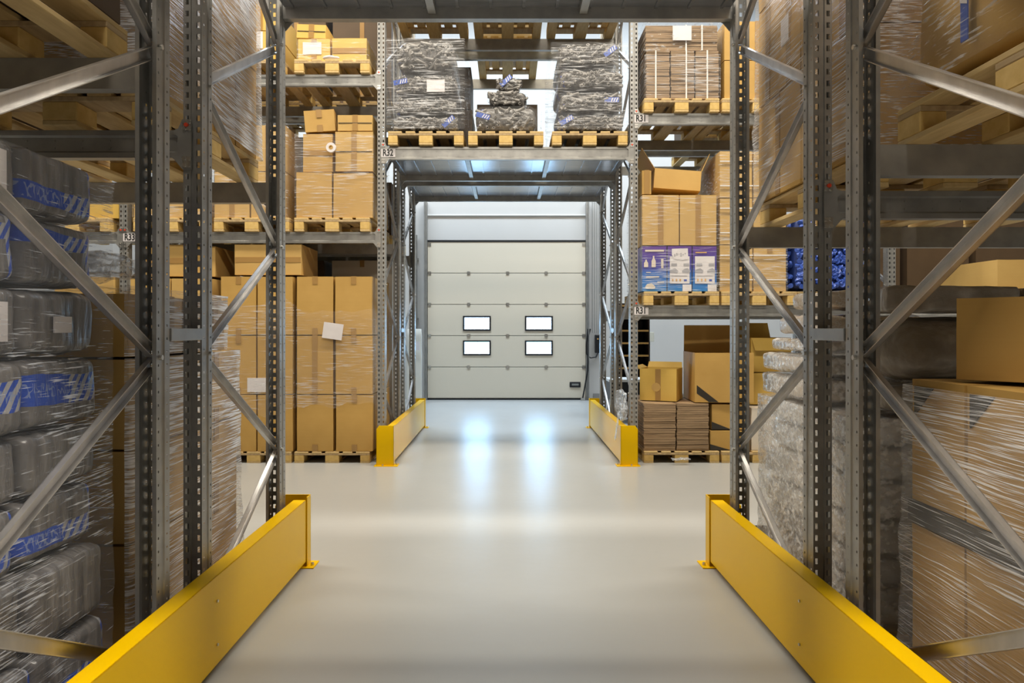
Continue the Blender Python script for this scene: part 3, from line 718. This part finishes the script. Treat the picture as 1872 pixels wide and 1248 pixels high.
zt = pallet((X_(711) + X_(846)) / 2, YC, ZM, 'pale pallet under the tube bags beside the R32 code')
lv = [zt + .008, 3.70, 3.915, 4.16, 4.555]
cx = X_(777)
for i, w in enumerate((.75, .73, .73, .69)):
    b = tube_bag(cx + (.0, -.01, .0, .0)[i], YC - .06, lv[i] + .004, w, 1.10, lv[i + 1] - lv[i] - .01, f'clear bag of grey tubes beside the R32 code, {ords[i]} of four', 31 + i, (34, 20, 24, 26)[i], 0)
    if i == 2:
        p = MB().box(.02, .21, -.553, -.549, -.10, .03).build('paper_label', 'paper', b); p['label'] = 'white paper label'
wrap(-1.292, -.455, YF - .03, YF + 1.15, 3.54, 4.50, 'film sleeve around the four tube bags beside the R32 code', 'film_front', amp=.012, seed=24)
cx = X_(925)
zt = pallet(cx, YC, ZM, 'pallet in the middle under the low heap of tube bags')
tube_bag(cx, YC - .06, zt, .72, 1.06, .31, 'wide clear bag of tubes, base of the low heap over the passage', 41, 16)
tube_bag(cx + .02, YC - .15, zt + .315, .48, .7, .18, 'clear tube bag in the waist of the low heap', 42, 10)
tube_bag(cx + .03, YC - .2, zt + .50, .30, .4, .17, 'small clear tube bag crowning the low heap', 43, 8)
wrap(-.388, .366, YF - .01, YF + 1.1, 3.535, 3.76, 'film sleeve with loose strings around the low heap pallet', 'film_bag', amp=.012, seed=27)
cx = X_(1079)
zt = pallet(cx, YC, ZM, 'pallet under the tube bags beside the upper R31 code')
lv = [zt, 3.73, 3.975, 4.225, 4.50]
for i, w in enumerate((.76, .73, .75, .69)):
    tube_bag(cx + (0, .01, .01, -.02)[i], YC - .06, lv[i] + .004, w, 1.10, lv[i + 1] - lv[i] - .01, f'clear bag of grey tubes beside the upper R31 code, {ords[i]} of four', 51 + i, (24, 24, 26, 24)[i], (0, .006, .006, .0)[i])
wrap(.460, 1.288, YF - .03, YF + 1.14, 3.535, 4.46, 'film sleeve around the four tube bags beside the upper R31 code', 'film_front', amp=.012, seed=28)
# door row on the same level
zt = pallet(-.87, 9.2, ZM, 'shaded pallet in the door row behind the tube bags')
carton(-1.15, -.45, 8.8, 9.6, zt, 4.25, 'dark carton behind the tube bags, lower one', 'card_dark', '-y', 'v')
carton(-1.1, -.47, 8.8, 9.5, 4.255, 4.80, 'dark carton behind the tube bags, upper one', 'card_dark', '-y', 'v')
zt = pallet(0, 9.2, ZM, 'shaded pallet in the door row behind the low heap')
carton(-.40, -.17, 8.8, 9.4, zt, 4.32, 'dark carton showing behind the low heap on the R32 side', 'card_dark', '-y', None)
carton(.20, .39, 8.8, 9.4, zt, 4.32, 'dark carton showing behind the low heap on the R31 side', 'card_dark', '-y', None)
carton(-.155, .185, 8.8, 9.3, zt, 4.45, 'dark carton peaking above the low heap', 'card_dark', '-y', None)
# top level over the passage
for k, cx in enumerate((-.88, 0.0, .88)):
    w3 = ('R32 side', 'middle', 'R31 side')[k]
    zt = pallet(cx, YC, 4.971, f'overhead pallet above the tube bags, {w3}')
    carton(cx - .38, cx + .38, YF + .05, YF + 1.05, zt, 5.7, f'carton load on the overhead pallet, {w3}', 'card', '-y', 'two')
zt = pallet(0.0, 9.2, 4.971, 'overhead pallet seen from below against the white wall')
carton(-.36, .36, 8.72, 9.68, zt, 5.6, 'white carton load on the overhead pallet against the white wall', 'white_card', '-y', None)
# ================================================================== far rack, R31 side bay
zt = pallet(RX, YC, 1.677, 'pallet on the lower R31 level under the blue printed cartons')
for k in range(3):
    xa = 1.432 + k * .268
    T = carton(xa, xa + .266, YF + .01, YF + .8, zt, 2.31, ('blue and purple carton with bottle pictures beside the R31 code', 'blue and purple carton with a torn white sheet, middle of three', 'blue and purple carton with a yellow headline')[k], 'purple', '-y', None, None, 'blue printed cartons', name='printed_carton')
    yy = -.395 + .0022
    def pr(x0, x1, z0, z1, m, nm_='printed_panel', dy=0, bev=0):
        return MB().box(x0, x1, yy - .002 - dy, yy - dy, z0, z1).build(nm_, m, T, bev)
    if k == 0:
        pr(-.10, .10, .425, .445, 'white_card', 'printed_line')
        def bottle(x, z, h_): MB().prism([(x - .022, z), (x + .022, z), (x + .022, z + h_ * .55), (x + .008, z + h_ * .8), (x + .008, z + h_), (x - .008, z + h_), (x - .008, z + h_ * .8), (x - .022, z + h_ * .55)], 'y', yy - .002, yy).build('bottle_picture', 'white_card', T, recalc=True)
        bottle(-.09, .26, .08); bottle(-.01, .26, .12)
        pr(.07, .095, .25, .35, 'white_card'); pr(-.09, .05, .15, .163, 'white_card', 'printed_line'); pr(-.09, -.04, .20, .208, 'white_card', 'printed_line'); pr(.03, .10, .095, .105, 'white_card', 'printed_line')
        MB().prism([(-.09, .03), (.0, .03), (.01, .05), (-.03, .09), (-.08, .08), (-.10, .05)], 'y', yy - .002, yy).build('food_picture', 'white_card', T, recalc=True)
    else:
        pr(-.105, .105, .085, .375, 'paper', 'picture_panel')
        for u in (-.06, .07):
            MB().prism([(u - .045, .20), (u + .035, .195), (u + .045, .22), (u + .01, .25), (u - .02, .24), (u - .045, .225)], 'y', yy - .0035, yy - .002).build('appliance_picture', 'faint', T, recalc=True)
            pr(u - .03, u + .03, .27, .30, 'faint', 'appliance_picture', .002)
        for u in (-.075, -.035, .005): pr(u - .008, u + .008, .11, .135, 'orange', 'icon', .002)
        pr(.045, .075, .11, .13, 'caps', 'icon', .002)
        pr(-.09, .08, .165, .170, 'faint', 'printed_line', .002)
        pr(.03, .125, .003, .075, 'paper', 'sticker', .001)
        if k == 1:
            p = MB().add([(-.085, yy - .006, .455), (.085, yy - .006, .46), (.09, yy - .006, .345), (.03, yy - .006, .335), (-.06, yy - .006, .345), (-.085, yy - .006, .39)], [(0, 5, 4, 3, 2, 1)]).build('torn_sheet', 'paper', T)
            p.modifiers.new('thick', 'SOLIDIFY').thickness = .001
            for q in range(6): pr(-.06 + q * .022, -.048 + q * .022, .375 + .012 * (q % 3), .40 + .01 * (q % 2), 'faint', 'scribble', .0062)
        else: pr(-.10, .02, .41, .422, 'orange', 'headline')
for k in range(2):
    xa = 1.432 + k * .40
    carton(xa, xa + .398, YF + .01, YF + .85, 2.312, 2.855, f'tan carton above the blue printed ones, {"on the R31 post side" if k == 0 else "away from the R31 post"}', 'card_tan', '-y', 'full', None, 'tan cartons above the blue ones')
open_carton(X_(1246), YF + .40, 2.905, .50, .55, .22, 'open carton with bent flaps on the load above the blue ones', 'card', R(-4), ((.0, 0), (.2, 20), (.27, 35), (.22, 20)), lean=(R(-6), R(5)))
carton(1.432, 1.54, YF + .02, YF + .5, 2.858, 3.12, 'narrow carton propped beside the bent open carton', 'card', '-y', 'full', lean=(0, R(0)))
wrap(1.422, 2.244, YF - .006, YF + .9, 1.826, 2.84, 'clear film around the blue and tan carton load', 'film_front', amp=.004, seed=33)
zt = pallet(RX2, YC, 1.677, 'pallet on the lower R31 level under the strapped cartons')
for i in range(3):
    for j in range(2):
        xa, xb = (X_(1317), X_(1378)) if j == 0 else (X_(1379), X_(1440))
        T = carton(xa, xb, YF + .02, YF + 1.0, zt + i * .5, zt + .5 + i * .5, f'strapped carton behind the bubble wrap frame, {nm[i]} of the {"inner" if j == 0 else "outer"} column', 'card_tan', '-y', 'v', None, 'strapped cartons')
        for zz in (.12, .38): MB().box(-.175, .175, -.505, -.497, zz, zz + .012).build('strap', 'strap', T)
wrap(2.252, 2.985, YF - .004, YF + 1.05, 1.826, 3.32, 'streaky film around the strapped cartons', 'film_front', amp=.004, seed=35)
zt = pallet(3.49, YC, 1.677, 'pallet on the lower R31 level under the blue caps')
T = thing('bottle_cap_bag', 'clear bag full of blue bottle caps on a pallet', 'plastic bag', (3.41, YC - .1, zt + .002), 0)
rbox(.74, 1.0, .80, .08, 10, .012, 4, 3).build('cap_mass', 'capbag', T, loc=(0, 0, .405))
mb = MB(); rnd = random.Random(5)
for k in range(620):
    if k < 430: p = Vector((rnd.uniform(-.34, .34), -.505, rnd.uniform(.04, .77)))
    else: p = Vector((-.375, rnd.uniform(-.46, .1), rnd.uniform(.04, .77)))
    d_ = Vector((rnd.uniform(-.9, .9), rnd.uniform(-1, -.3) if k < 430 else rnd.uniform(-.6, .6), rnd.uniform(-.9, .9)))
    if k >= 430: d_.x = -abs(d_.x) - .3
    d_.normalize(); mb.cyl(p, p + d_ * .022, .026, 10)
tag(mb.build('bottle_caps', 'caps', T), kind='stuff')
# upper R31 level
zt = pallet(RX, YC, 3.729, 'pallet on the upper R31 level under the strapped flat cardboard')
zl = [zt, 4.125, 4.395]
for i in range(2):
    for k in range(3):
        xa = 1.475 + k * .262
        bundle(xa, xa + .26, YF + .02, YF + 1.0, zl[i], zl[i + 1], f'strapped bundle of flat cardboard, {nm[i]} tier, {("post side", "centre", "outer side")[k]}', ((-.1, .15, .0)[k],), 'flat cardboard bundles on the upper R31 level')
T = bundle(X_(1181), X_(1315), YF + .03, YF + 1.0, 4.397, 4.67, 'wide film covered bundle of flat cardboard with a paper label', (.06, .28), 'flat cardboard bundles on the upper R31 level')
p = MB().box(-.10, .10, -.505, -.500, .10, .255).build('paper_label', 'paper', T); p['label'] = 'white paper label'
wrap(1.45, 2.285, YF - .004, YF + 1.03, 4.36, 4.70, 'crinkled film over the wide cardboard bundle', 'film_bag', amp=.012, seed=39, top=True)
wrap(1.462, 2.275, YF + .002, YF + 1.02, 3.88, 4.35, 'clear film around the strapped cardboard bundles', 'film_front', amp=.006, seed=40)
zt = pallet(RX2, YC, 3.729, 'pallet on the upper R31 level behind the near frame')
for i in range(2): carton(X_(1326), X_(1450), YF + .03, YF + 1.0, zt + i * .42, zt + .42 + i * .42, f'shaded carton on the upper R31 level behind the near frame, {nm[i]} one', 'card', '-y', 'full')
# floor, R31 side
zt = pallet(RX, YC, 0, 'floor pallet under the four stacks of flat cardboard', .86)
zl = [zt, .368, .632]
for i in range(2):
    for k in range(2):
        xa = X_(1177) + k * .352
        bundle(xa, xa + .35, YF + .01, YF + 1.0, zl[i], zl[i + 1], f'stack of brown flat cardboard beside the guard, {("lower", "upper")[i]} {("inner", "outer")[k]} one', (), 'flat cardboard stacks on the floor')
open_carton(X_(1225), YF + .40, .637, .40, .38, .35, 'open carton with torn tape on the flat cardboard stacks', 'card_yellow', R(-24), ((.0, 0), (.07, 30), (.06, 60), (.0, 75)), None, 'torn')
zt = pallet(RX2, YC, 0, 'floor pallet under the heap of open cartons', .86)
carton(X_(1300), X_(1374), YF + .03, YF + .6, zt, .34, 'brown carton with black tape, bottom of the heap', 'card', '-y', None, marks='diag')
carton(X_(1304), X_(1374), YF + .05, YF + .65, .343, .62, 'brown carton with black tape, under the big open carton', 'card', '-y', None, marks='diag')
carton(X_(1376), X_(1422), YF + .03, YF + .6, zt, .585, 'off white carton at the foot of the heap', 'white_card', '-y', None)
T = open_carton(X_(1329), YF + .33, .638, .62, .60, .53, 'large open carton with a raised dark back flap', 'card', R(-3), ((0, 0), (.30, 4), (.0, 120), (.0, 110)))
mb = MB(); p = [(-.29, -.3015, .185), (-.29, -.3015, .095), (-.16, -.3015, .004), (-.06, -.3015, .004)]
mb.add(p + [(x, -.297, z) for x, y, z in p], [(0, 1, 2, 3), (7, 6, 5, 4), (0, 4, 5, 1), (1, 5, 6, 2), (2, 6, 7, 3), (3, 7, 4, 0)]).build('tape', 'tape_dark', T)
carton(2.66, 3.03, YF + .25, YF + .85, .59, .94, 'brown carton behind the off white one', 'card_yellow', '-y', None)
open_carton(2.92, YF + .60, .945, .46, .5, .38, 'open carton topping the heap beside the bubble wrap', 'card_yellow', R(4), ((.16, 150), (.18, 20), (.0, 100), (0, 0)))
o = rbox(.12, .5, .36, .055, 16, .05, 9, 8).build('crumpled_film', 'film_loose', None, loc=(1.238, 7.42, .605)); tag(o, 'crumpled clear film spilling over the yellow guard', 'plastic film'); rbox(.022, .10, .30, .011, 12, .010, 16, 3).build('film_tail', 'film_loose', o, loc=(-.078, -.17, -.22), rot=(R(8), R(6), 0))
o = rbox(.22, .13, .05, .025, 10, .03, 14, 2).build('film_scrap', 'film_loose', None, loc=(X_(1240), YF - .10, .06)); tag(o, 'twisted film scrap hanging before the flat cardboard pallet', 'plastic film')
# bay beyond the blue caps
zt = pallet(5.62, YC, 1.677, 'pallet beyond the blue bottle caps bay')
carton(5.23, 6.0, YF + .03, YF + 1.0, zt, 2.17, 'wrapped carton load beyond the blue bottle caps', 'card_tan', '-y', 'full')
# door row, R31 side
for k, cx in enumerate((4.62, 5.5, 6.38)):  # loads added to keep the gap dark in front of the bright wall
    zt = pallet(cx, 9.2, 0, f'floor pallet under the dark load added beyond the caps, {("first", "second", "third")[k]} one', .82)
    carton(cx - .40, cx + .40, 8.72, 9.7, zt, 2.9, f'tall dark carton load added to darken the gap beyond the caps, {("first", "second", "third")[k]} one', 'card_dark', '-y', None)
zt = pallet(2.9, 9.2, 1.677, 'door row pallet behind the strapped cartons')
carton(2.52, 3.28, 8.72, 9.7, zt, 3.2, 'tall film covered load in the door row behind the strapped cartons', 'card_dark', '-y', 'v')
wrap(2.46, 3.34, 8.68, 9.74, 1.826, 3.25, 'bluish film around the tall load in the door row', 'film_loose', amp=.02, seed=44, top=True)
zt = pallet(2.75, 9.2, 3.729, 'upper door row pallet behind the flat cardboard')
carton(2.36, 3.14, 8.72, 9.7, zt, 4.6, 'carton load on the upper door row pallet', 'card_dark', '-y', 'v')
# ================================================================== near rack, bag side
# wrapped load on the first level facing the passage
XL = -1.47
zt = pallet(-1.88, 3.46, 2.281, 'near overhead pallet under the film wrapped brown cartons')
for i in range(3):
    for j in range(2):
        ya = 2.88 + j * .585
        carton(-2.27, XL - .012, ya, ya + .58, zt + i * .52, zt + .52 + i * .52, f'brown carton inside the big film wrapped load, {nm[i]}, {"viewer side" if j == 0 else "aisle side"}', 'card', '+x', 'full' if (i + j) % 2 else 'v',
               ((.1, .3, .13, .09) if (i, j) in ((0, 0), (1, 1)) else None), 'cartons in the wrapped load')
wrap(-2.29, XL, 2.86, 4.07, 2.43, 3.98, 'heavily streaked film around the brown cartons over the yellow guard', 'film_side', amp=.022, seed=51, flare=.02, nz=24)
zt = pallet(-2.75, 3.46, 2.281, 'second overhead pallet in the near aisle row')
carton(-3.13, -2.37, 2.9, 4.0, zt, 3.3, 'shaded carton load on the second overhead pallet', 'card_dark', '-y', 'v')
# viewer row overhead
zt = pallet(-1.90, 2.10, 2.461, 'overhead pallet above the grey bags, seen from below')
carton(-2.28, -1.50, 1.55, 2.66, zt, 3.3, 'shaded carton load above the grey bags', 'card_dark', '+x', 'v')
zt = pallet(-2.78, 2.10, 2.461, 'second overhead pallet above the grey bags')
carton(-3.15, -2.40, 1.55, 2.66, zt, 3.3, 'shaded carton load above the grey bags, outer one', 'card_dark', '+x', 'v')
# wrapped floor load in the aisle row: dark front, film on the passage side
zt = pallet(-1.90, 3.28, 0, 'floor pallet under the dark fronted wrapped load')
for i, (za, zb) in enumerate(((zt, .56), (.562, .94), (.942, 1.31))):
    for j in range(2):
        ya = 2.73 + j * .55
        carton(-2.28, -1.512, ya, ya + .545, za, zb, f'brown carton in the wrapped floor load, {nm[i]}, {"dark viewer side" if j == 0 else "aisle side"}', 'card_tan', '+x', 'v', None, 'cartons in the wrapped floor load')
for j in range(2):
    ya = 2.73 + j * .47
    carton(-2.28, -1.515, ya, ya + .465, 1.313, 1.575, f'dark brown carton topping the wrapped floor load, {"viewer side" if j == 0 else "aisle side"}', 'card', '+x', 'two')
wrap(-2.30, -1.50, 2.715, 3.84, .15, 1.31, 'silvery streaked film around the wrapped floor load', 'film_side', skip='y0', amp=.02, seed=53, flare=.03, nz=22)
wrap(-2.30, -1.502, 2.718, 3.68, 1.318, 1.60, 'film around the top of the wrapped floor load', 'film_side', skip='y0', amp=.014, seed=54, top=True)
o = rbox(.5, .6, .14, .06, 14, .05, 7, 12).build('crumpled_film', 'film_loose', None, loc=(-1.9, 3.1, 1.705)); tag(o, 'loose film heaped on top of the wrapped floor load', 'plastic film')
# grey bags with blue stripes
zt = pallet(-1.90, 2.02, 0, 'floor pallet under the grey bags with blue stripes')
tz = [zt, .40, .665, .885, 1.10, 1.335, 1.565, 1.795, 2.02]
kinds = ['low', 'none', 'low', 'none', 'wide', 'none', 'cross', 'none']
ordw = ['lowest', 'second', 'third', 'fourth', 'fifth', 'sixth', 'seventh', 'topmost']
col = {'low': 'blue banded', 'none': 'plain', 'wide': 'broad blue banded', 'cross': 'blue cross banded'}
for i in range(8):
    for j in range(3):
        yb = 2.52 - j * .385; dx = random.uniform(-.015, .02) + (.02 if i in (0, 1, 4) else 0)
        h = tz[i + 1] - tz[i]; kd = kinds[i] if not (i == 7 and j == 0) else 'low'
        T = thing('grey_bag', f'{col[kd]} grey plastic bag, {ordw[i]} tier, {("next to the dark carton load", "middle column", "viewer end")[j]}', 'bag', (-1.90 + dx, yb - .1925, tz[i] + h / 2), random.uniform(-.012, .012), 'grey bags with blue stripes')
        rbox(.79, .384, h - .001, .045, 16, .014, 7, i * 3 + j, .10).build('bag_skin', 'bag_' + kd, T)
        if (i, j) in ((5, 1), (7, 1)): p = MB().box(.39, .398, -.04, .12, -.06, .06).build('paper_label', 'paper', T); p['label'] = 'large white paper label'
        if (i, j) in ((5, 0), (4, 1), (2, 1), (6, 1)):
            p = MB().box(.392, .398, -.06, .03, -.035, .02).build('paper_label', 'paper', T); p['label'] = 'small white label'
wrap(-2.34, -1.455, 1.33, 2.532, .15, 1.97, 'crinkled film around the grey bags with blue stripes', 'film_bale', amp=.014, seed=57, nz=26)
# ================================================================== near rack, bubble wrap side
zt = pallet(1.90, 3.46, 2.021, 'near overhead pallet under the tall film wrapped load')
for i in range(3):
    for j in range(2):
        ya = 2.88 + j * .585
        carton(XL * -1 + .012, 2.27, ya, ya + .58, zt + i * .56, zt + .56 + i * .56, f'brown carton inside the tall wrapped load, {nm[i]}, {"viewer side" if j == 0 else "aisle side"}', 'card', '-x', 'two' if i == 1 else 'full',
               ((.1, .3, .1, .14) if (i, j) == (1, 1) else None), 'cartons in the tall wrapped load')
wrap(1.47, 2.29, 2.86, 4.07, 2.17, 3.86, 'slanted streaky film around the tall load over the bubble wrap', 'film_side_r', amp=.022, seed=61, flare=.02, nz=24)
zt = pallet(2.78, 3.46, 2.021, 'second overhead pallet on the bubble wrap side')
carton(2.40, 3.16, 2.9, 4.0, zt, 2.9, 'shaded carton load on the second overhead pallet, bubble wrap side', 'card_dark', '-y', 'v')
# viewer row overhead: brown bale
zt = pallet(1.92, 2.06, 2.131, 'overhead pallet carrying the big rounded brown bale')
T = thing('wrapped_bale', 'big rounded brown cardboard bale on the overhead pallet', 'bale', (1.93, 2.05, zt), 0)
rbox(.84, 1.10, 1.2, .11, 14, .02, 3, 6).build('bale_body', 'card', T, loc=(0, 0, .61))
p = MB().box(-.428, -.424, .18, .215, .10, .28).build('blue_tape', 'caps', T)
mb = MB()
for k in range(3): mb.add([(-.4295, .18, .215 + k * .022), (-.4295, .215, .232 + k * .022), (-.4295, .215, .243 + k * .022), (-.4295, .18, .226 + k * .022)], [(0, 1, 2, 3)])
mb.build('white_stripes', 'paper', p).modifiers.new('thick', 'SOLIDIFY').thickness = .001
wrap(1.475, 2.37, 1.47, 2.63, 2.28, 3.4, 'clear film around the rounded brown bale', 'film_front', amp=.02, seed=63, flare=.02)
zt = pallet(2.80, 2.10, 2.131, 'second overhead pallet beside the rounded brown bale')
carton(2.42, 3.18, 1.55, 2.6, zt, 3.0, 'shaded carton load beside the rounded brown bale', 'card_dark', '-x', 'v')
# floor: bubble wrapped panels
zt = pallet(1.94, 3.46, 0, 'floor pallet under the bubble wrapped panels')
bz = [zt, .32, .45, .60, .77, .92, 1.055, 1.19, 1.30, 1.38]
for i in range(9):
    dx = random.uniform(-.012, .016) + (-.045 if i in (6, 7) else 0); h = bz[i + 1] - bz[i]
    w_, l_, rz_ = .86 + random.uniform(-.02, .02), (1.06 if i < 6 else .66), random.uniform(-.02, .02)
    o = rbox(w_ - .03, l_ - .03, h - .03, .02, 16, .010, 7, 70 + i).build('bubble_wrap_bundle', 'bubble', None, loc=(1.93 + dx, 3.44 if i < 6 else 3.64, bz[i] + h / 2), rot=(0, 0, rz_))
    rbox(w_, l_, h - .001, .03, 24, .012, 11, 170 + i).build('bubble_film', 'film_crinkle', o)
    tag(o, f'bubble wrapped beige panel, {("lowest", "second", "third", "fourth", "fifth", "sixth", "seventh", "eighth", "topmost")[i]} of the stack beside the frame', 'wrapped panel', 'bubble wrapped panels')
wrap(1.462, 2.40, 2.885, 3.995, .15, 1.05, 'crinkled bubble film around the stack of beige panels', 'film_crinkle', amp=.024, seed=71, nz=44)
o = rbox(.55, .6, .13, .05, 16, .03, 8, 90).build('bubble_wrap_bundle', 'bubble', None, loc=(1.80, 3.62, 1.448)); tag(o, 'small bubble wrapped packet on the panel stack behind the spacer plate', 'wrapped panel', 'bubble wrapped panels')
o = rbox(.5, .5, .12, .05, 16, .03, 8, 91).build('bubble_wrap_bundle', 'bubble', None, loc=(1.82, 3.6, 1.577)); tag(o, 'crinkled packet topping the bubble wrapped panels', 'wrapped panel', 'bubble wrapped panels')
# dusty film rolls next to it
zt = pallet(2.86, 3.37, 0, 'floor pallet under the dusty film wrapped rolls')
dz = [zt + .004, .40, .66, .88, 1.05]
for i in range(4):
    o = rbox(.82, .95, dz[i + 1] - dz[i] - .003, .07, 14, .02, 5, 95 + i).build('wrapped_packet', 'dull_wrap', None, loc=(2.87, 3.37, (dz[i] + dz[i + 1]) / 2)); tag(o, f'dusty film wrapped packet, {ords[i]} of the stack behind the triangle marked cartons', 'wrapped packet', 'dusty wrapped packets')
def roll(p0, p1, r, lab, seed):
    T = thing('wrapped_roll', lab, 'wrapped roll', p0, 0, 'dusty wrapped rolls'); d_ = Vector(p1) - Vector(p0)
    mb = rbox(d_.length, 2 * r, 2 * r, r * .97, 18, .012, 7, seed); mb.build('roll_wrap', 'dull_wrap', T, loc=d_ / 2)
roll((1.60, 3.04, 1.342), (2.80, 3.04, 1.342), .146, 'thick dusty film wrapped roll above the triangle marked cartons', 3)
o = rbox(1.2, .34, .13, .06, 14, .014, 6, 5).build('wrapped_packet', 'dull_wrap', None, loc=(2.19, 3.06, 1.125)); tag(o, 'long dusty packet squeezed below the thick roll', 'wrapped packet', 'dusty wrapped packets')
for k, (x0, x1, z0, z1, lb) in enumerate(((1.60, 2.18, 1.49, 1.62, 'flat dusty packet on the thick roll, frame side'), (2.20, 2.95, 1.50, 1.615, 'flat dusty packet on the thick roll, outer side'))):
    o = rbox(x1 - x0, .30, z1 - z0, .03, 12, .012, 8, 105 + k).build('wrapped_packet', 'dull_wrap', None, loc=((x0 + x1) / 2, 3.03, (z0 + z1) / 2)); tag(o, lb, 'wrapped packet', 'dusty wrapped packets')
# viewer row floor: triangle marked cartons
zt = pallet(1.90, 1.96, 0, 'floor pallet under the triangle marked cartons')
for i, (za, zb) in enumerate(((zt, .72), (.80, 1.25))):
    for j in range(3):
        yb = 2.52 - j * .30
        carton(1.485, 2.28, yb - .298, yb, za, zb, f'film covered carton {"with a printed triangle, upper tier" if i else "of the lower tier"}, {("next to the frame", "middle one", "viewer end")[j]}', 'card', '-x', None, None, 'triangle marked cartons', marks='tri' if i else None)
tag(MB().box(1.478, 2.285, 1.615, 2.525, .722, .798).build('dark_slip_sheet', 'tape_dark', None, .004), 'dark band between the two tiers of triangle marked cartons', 'slip sheet')
wrap(1.462, 2.31, 1.58, 2.545, .15, 1.225, 'glossy film around the triangle marked cartons', 'film_side_r', amp=.02, seed=66, nz=20, flare=.02)
a_ = R(-30)
T = carton(-.30, .30, -.20, .20, 0, .285, 'plain brown carton lying on the triangle marked cartons', 'card', '-x', None)
L_ = .62; ang = math.atan2(2.16 - 2.34, 1.634 - 1.53)
T.location = (1.53 + math.cos(ang) * .30 - math.sin(ang) * .20, 2.34 + math.sin(ang) * .30 + math.cos(ang) * .20, 1.253); T.rotation_euler = (0, 0, ang)
# forks on the floor behind the guard
for k, y in enumerate((4.35, 4.62)):
    tag(MB().box(1.62, 2.4, y, y + .10, .03, .07).box(2.34, 2.4, y, y + .10, 0, .03).box(1.62, 1.68, y, y + .1, 0, .03).build('steel_bar', 'rubber', None, .004), ('dark steel bar on the floor behind the guard end, viewer side', 'dark steel bar on the floor behind the guard end, aisle side')[k], 'steel bar')
# ================================================================== by the dock door
T = thing('foam_board', 'cream foam board leaning beside the dock door', 'board', (-1.78, 13.0, 0), 0)
rbox(.30, .16, 1.42, .03, 10, .006, 3, 2).build('board', 'foam', T, loc=(0, 0, .712), rot=(R(-3), 0, R(8)))
p = MB().box(.02, .12, -.125, -.120, 1.02, 1.18).build('paper_label', 'paper', T)
T = thing('conduit', 'grey upright conduit beside the dock door', 'pipe', (-1.84, 13.68, 0)); MB().cyl((0, 0, 1.2), (0, 0, 3.3), .03, 10).build('pipe', 'galv', T); MB().box(-.05, .05, .02, .07, 1.6, 1.64).box(-.05, .05, .02, .07, 2.8, 2.84).build('clamp', 'galv', T)
T = thing('door_control', 'black door control box with a cable loop', 'control box', (1.80, 13.62, 1.12), 0)
MB().box(-.05, .05, 0, .12, -.18, .18).build('control_box', 'rubber', T, .01); MB().cyl((.0, -.01, .1), (0, 0, .1), .015, 8).build('button', 'orange', T)
cab = [(-.20, -.02, .30), (-.23, -.02, .0), (-.23, -.02, -.2), (-.15, -.02, -.28), (-.04, -.02, -.26), (.0, 0, -.18)]
MB().tube(cab, .012).build('cable', 'rubber', T)
T = thing('door_cable', 'black cable hanging down beside the dock door', 'cable', (1.62, 13.55, 0)); MB().tube([(.02, 0, 1.42), (-.02, 0, 1.25), (-.03, 0, .6), (-.10, 0, .2), (-.13, 0, .05)], .014).build('cable', 'rubber', T); MB().box(-.17, -.08, -.03, .03, 0, .05).build('cable_foot', 'bolt', T)
for k in range(5):
    T = thing('pull_chain', f'thin grey chain beside the dock door, {("first", "second", "third", "fourth", "fifth")[k]} from the door', 'chain', (1.70 + k * .045, 13.70, 1.34)); MB().cyl((0, 0, 0), (0, 0, 3.2), .006, 6).build('chain', 'galv', T); MB().box(-.012, .012, 0, .04, 3.18, 3.22).build('hook', 'bolt', T)
T = thing('shelf_unit', 'dark shelf unit with orange shelf edges', 'shelf unit', (2.0, 11.2, 0), 0)
MB().box(-.28, -.26, -.25, .25, 0, 1.85).box(.26, .28, -.25, .25, 0, 1.85).box(-.26, .26, .23, .25, 0, 1.85).build('carcass', 'shelf_dark', T)
for k in range(9):
    s_ = MB().box(-.26, .26, -.24, .23, .18 + k * .2, .20 + k * .2).build('shelf', 'shelf_dark', T); MB().box(-.26, .26, -.256, -.24, .178 + k * .2, .206 + k * .2).build('shelf_edge', 'orange', s_)
T = thing('work_table', 'white topped table with a black front beside the dock door', 'table', (1.98, 10.55, 0)); MB().box(-.45, .30, -.25, .25, .62, .66).build('table_top', 'desk', T, .004)
MB().box(-.43, .28, -.22, .22, .36, .62).build('black_apron', 'rubber', T)
for sx in (-.40, .25):
    for sy in (-.2, .2): MB().box(sx - .02, sx + .02, sy - .02, sy + .02, 0, .36).build('leg', 'galv', T)
T = thing('post_tray', 'cream tray on a thin post against the white wall', 'tray stand', (2.62, 13.0, 0)); MB().box(-.16, .14, -.15, .15, 1.18, 1.36).build('tray', 'cream', T, .006); MB().cyl((.08, 0, 0), (.08, 0, 1.18), .014, 8).build('post', 'galv', T); MB().cyl((.08, 0, 0), (.08, 0, .02), .12, 16).build('foot', 'galv', T)
T = thing('dark_crate', 'dark grey crate standing behind the flat cardboard', 'crate', (2.62, 12.3, 0)); MB().box(-.3, .2, -.25, .25, .0, .76).build('crate_body', 'shelf_dark', T, .01); MB().box(-.31, .21, -.26, .26, .76, .79).build('crate_lid', 'rubber', T, .005)
